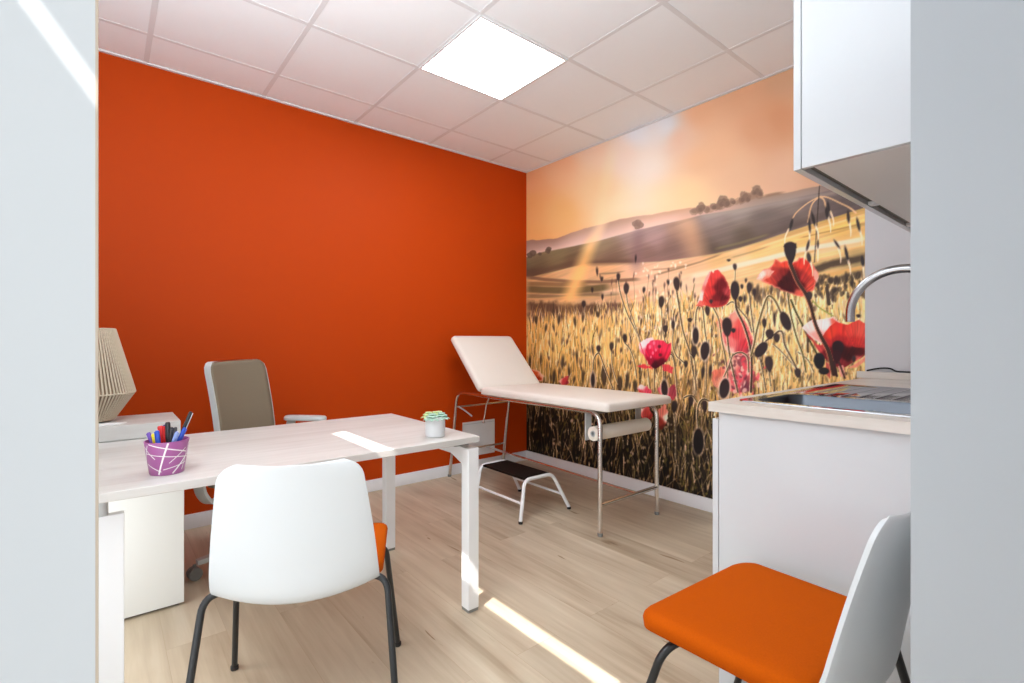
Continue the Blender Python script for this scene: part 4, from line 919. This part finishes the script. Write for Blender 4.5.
# ------------------------------------------------------------------ white plate on the orange wall
t = thing('wall_heater_panel', 'flat white panel fixed low on the orange wall behind the couch', 'wall panel', (-.55, 0, .27))
at(MB().box((-.714, -.012, .125), (-.38, -.001, .418), .003).build('cover', M['white_metal'], t, smooth=False), t)
m = MB(); m.box((-.708, -.0135, .398), (-.386, -.0122, .402)); at(m.build('groove', M['silver'], t, smooth=False), t)

# ------------------------------------------------------------------ kitchenette
KX = -1.53; YB = -3.258
t = thing('base_cabinet', 'gloss white base cabinet under the sink worktop', 'cabinet', (-.77, -2.95, 0))
at(MB().box((KX, YB, .001), (KX + .018, -2.666, .884), .0008, 1).build('end_panel', M['gloss'], t, smooth=False), t)
m = MB()
m.box((KX + .019, YB, .10), (-.002, YB + .01, .884)); m.box((KX + .019, YB + .011, .10), (-.002, -2.666, .116)); m.box((-.018, YB + .011, .117), (-.002, -2.666, .884))
at(m.build('carcass', M['cab'], t, smooth=False), t)
for x0, x1 in ((KX, -.933), (-.930, -.466), (-.463, -.004)):
    d = at(MB().box((x0, -2.664, .10), (x1, -2.645, .862), .001, 1).build('door', M['gloss'], t, smooth=False), t)
at(MB().box((KX + .02, -2.72, .001), (-.004, -2.705, .098)).build('plinth', M['cab'], t, smooth=False), t)
t = thing('worktop', 'whitewashed wood worktop around the steel sink', 'worktop', (-.77, -2.94, .9))
WZ = .915
m = MB(); X0, X1, Y0, Y1 = -1.44, -.56, -3.155, -2.695
for a, b in (((-1.546, YB, WZ - .029), (X0, -2.64, WZ)), ((X1, YB, WZ - .029), (-.0015, -2.64, WZ)), ((X0, YB, WZ - .029), (X1, Y0, WZ)), ((X0, Y1, WZ - .029), (X1, -2.64, WZ))): m.box(a, b)
bmesh.ops.remove_doubles(m.bm, verts=m.bm.verts, dist=1e-5)
at(m.build('top', M['worktop'], t, smooth=False), t)
at(MB().box((-.021, YB, WZ + .0005), (-.0015, -2.613, WZ + .034), .001, 1).build('upstand', M['worktop'], t, smooth=False), t)
# sink
t = thing('kitchen_sink', 'stainless steel inset sink with ribbed drainer', 'sink', (-1.0, -2.92, WZ))
m = MB(); bx0, bx1, by0, by1 = -1.425, -1.12, -3.135, -2.722; n = 6
outer = rrect(X0 - .012, Y0 - .012, X1 + .012, Y1 + .012, .03, n); inner = rrect(bx0, by0, bx1, by1, .05, n)
rows = [[Vector((x, y, z)) for x, y in inner_] for inner_, z in ((inner, WZ + .0035), (rrect(bx0 + .004, by0 + .004, bx1 - .004, by1 - .004, .048, n), WZ - .004), (rrect(bx0 + .005, by0 + .005, bx1 - .005, by1 - .005, .047, n), WZ - .12), (rrect(bx0 + .035, by0 + .035, bx1 - .035, by1 - .035, .04, n), WZ - .148), (rrect(bx0 + .10, by0 + .12, bx1 - .10, by1 - .12, .03, n), WZ - .152))]
V = m.grid(rows, wrap=True); m.bm.faces.new(V[-1]); at(m.build('bowl', M['bowl'], t, angle=60), t)
m = MB(); dr = rrect(-1.085, -3.125, -.585, -2.725, .03, n)
def plate(z):  # flat deck with a hole for the bowl and a sunk drainer
    vo = [m.bm.verts.new((x, y, z)) for x, y in outer]; vi = [m.bm.verts.new((x, y, z)) for x, y in inner]; vd = [m.bm.verts.new((x, y, z)) for x, y in dr]
    es = []
    for L_ in (vo, vi, vd):
        for k in range(len(L_)): es.append(m.bm.edges.new((L_[k], L_[(k + 1) % len(L_)])))
    bmesh.ops.triangle_fill(m.bm, use_beauty=True, use_dissolve=False, edges=es)
    lip = [m.bm.verts.new((x * 1.0 + (.002 if x > -1 else -.002), y, WZ + .0004)) for x, y in outer]
    for k in range(len(vo)): m.bm.faces.new((vo[k], vo[(k + 1) % len(vo)], lip[(k + 1) % len(vo)], lip[k]))
    low = [m.bm.verts.new((-.835 + (x + .835) * .985, -2.925 + (y + 2.925) * .98, z - .003)) for x, y in dr]
    for k in range(len(vd)): m.bm.faces.new((vd[k], vd[(k + 1) % len(vd)], low[(k + 1) % len(vd)], low[k]))
    m.bm.faces.new(low)
plate(WZ + .0035); at(m.build('deck', M['deck'], t, angle=40), t)
for k in range(8):
    y = -3.09 + k * .047; at(MB().tube([(-1.06, y, WZ + .0012), (-.61, y, WZ + .0012)], .0025, 8).build('drainer_rib', M['steel'], t), t)
for k in range(3): at(MB().tube([(bx1 - .0065, -2.99 + k * .02, WZ - .035), (bx1 - .003, -2.99 + k * .02, WZ - .035)], .0055, 12).build('overflow_hole', M['cabdark'], t), t)
# tap
t = thing('kitchen_tap', 'curved chrome gooseneck tap rising behind the sink', 'tap', (-1.2, -3.186, WZ + .0042))
MB().lathe([(.026, 0), (.026, .006), (.021, .012), (.021, .06), (.0135, .066)], (0, 0, 0), 24).build('base', M['steel'], t)
pts = [(0, 0, .06)] + [(0, 0, .2)] + [(0, .1305 - .1305 * math.cos(PI * k / 24), .272 + .1305 * math.sin(PI * k / 24)) for k in range(25)] + [(0, .261, .249)]
MB().tube(pts, .0128, 18).build('spout', M['steel'], t)
MB().tube([(.02, 0, .04), (.045, 0, .045), (.09, 0, .075)], .006, 10).build('lever', M['steel'], t)
# thin black cable on the upstand
tag(MB().tube(bez([(-.012, -2.655, WZ + .0385), (-.012, -2.68, WZ + .046), (-.012, -2.72, WZ + .055), (-.012, -2.755, WZ + .054), (-.012, -2.775, WZ + .0395), (-.012, -2.95, WZ + .0385)], .02, 5), .004, 8).build('black_cable', M['blackrub']), 'thin black cable arched on the upstand at the back of the worktop', 'cable')
# wall cupboard
t = thing('wall_cupboard', 'gloss white wall cupboard hung above the sink', 'cupboard', (-.77, -3.05, 1.586))
UZ = 1.586; UT = 2.36; UF = -2.884
at(MB().box((KX, YB, UZ), (KX + .018, UF - .021, UT), .0008, 1).build('end_panel', M['gloss'], t, smooth=False), t)
m = MB(); m.box((KX + .019, YB, UZ + .002), (-.003, UF - .045, UZ + .02)); m.box((KX + .019, YB, UT - .018), (-.003, UF - .021, UT)); m.box((KX + .019, YB, UZ + .0205), (-.003, YB + .01, UT - .0185))
at(m.build('carcass', M['cab'], t, smooth=False), t)
at(MB().box((KX + .019, UF - .0449, UZ + .0135), (-.003, UF - .0215, UZ + .02)).build('grip_groove', M['cabdark'], t, smooth=False), t)  # dark strip painted in for the shade of the groove
for x in (-.9255, -.42): at(MB().box((x - .02, UF - .0445, UZ + .001), (x + .02, UF - .0215, UZ + .0115)).build('hinge_block', M['white_metal'], t, smooth=False), t)
for x0, x1 in ((KX, -.927), (-.924, -.466), (-.463, -.004)): at(MB().box((x0, UF - .019, UZ - .001), (x1, UF, UT), .001, 1).build('door', M['gloss'], t, smooth=False), t)
# ------------------------------------------------------------------ light
sun = bpy.data.lights.new('sun', 'SUN'); sun.energy = 9; sun.angle = math.radians(.3); sun.color = (1, .975, .93)
so = bpy.data.objects.new('sun', sun); COL.objects.link(so)
so.rotation_mode = 'QUATERNION'; so.rotation_quaternion = Vector((1, .375, -1.47)).to_track_quat('-Z', 'Y'); so.location = (-8, -6, 9)
def area(name, loc, dirv, sx, sy, power, col):
    l = bpy.data.lights.new(name, 'AREA'); l.shape = 'RECTANGLE'; l.size = sx; l.size_y = sy; l.energy = power; l.color = col
    o = bpy.data.objects.new(name, l); COL.objects.link(o); o.location = loc
    o.rotation_mode = 'QUATERNION'; o.rotation_quaternion = Vector(dirv).to_track_quat('-Z', 'Y'); return o
area('daylight_and_fill', (XL + .035, -2.42, .55), (1, .10, 0), 1.25, .82, 7.5, (.93, .97, 1))
area('daylight_and_fill', (XL + .035, -1.40, .40), (1, -.12, -.1), .62, .5, 6, (.94, .975, 1))  # low lamp added to brighten the floor and sideboard under the desk
o = area('daylight_and_fill', (XL + .06, -2.42, 1.75), (1, .375, -1.25), 1.25, .9, 8.5, (.96, .98, 1)); o.data.spread = math.radians(105)
area('daylight_and_fill', (XL + .22, -2.3, 1.75), (.3, .32, 1.0), 1.2, .4, 47, (.9, .96, 1))  # uplight added to brighten the ceiling, no such source in the room
area('daylight_and_fill', (XL + .035, -4.0, 1.15), (1, .1, -.3), 1.0, .95, 3, (.92, .965, 1))  # fill lamp added at the unseen window behind the camera
w = bpy.data.worlds.new('daylight'); sc.world = w; w.use_nodes = True
bg = w.node_tree.nodes['Background']; bg.inputs[0].default_value = (.92, .96, 1, 1); bg.inputs[1].default_value = 1.62
sc.view_settings.view_transform = 'Standard'; sc.view_settings.look = 'None'; sc.view_settings.gamma = 1; sc.view_settings.use_curve_mapping = False
sc.view_settings.exposure = 0
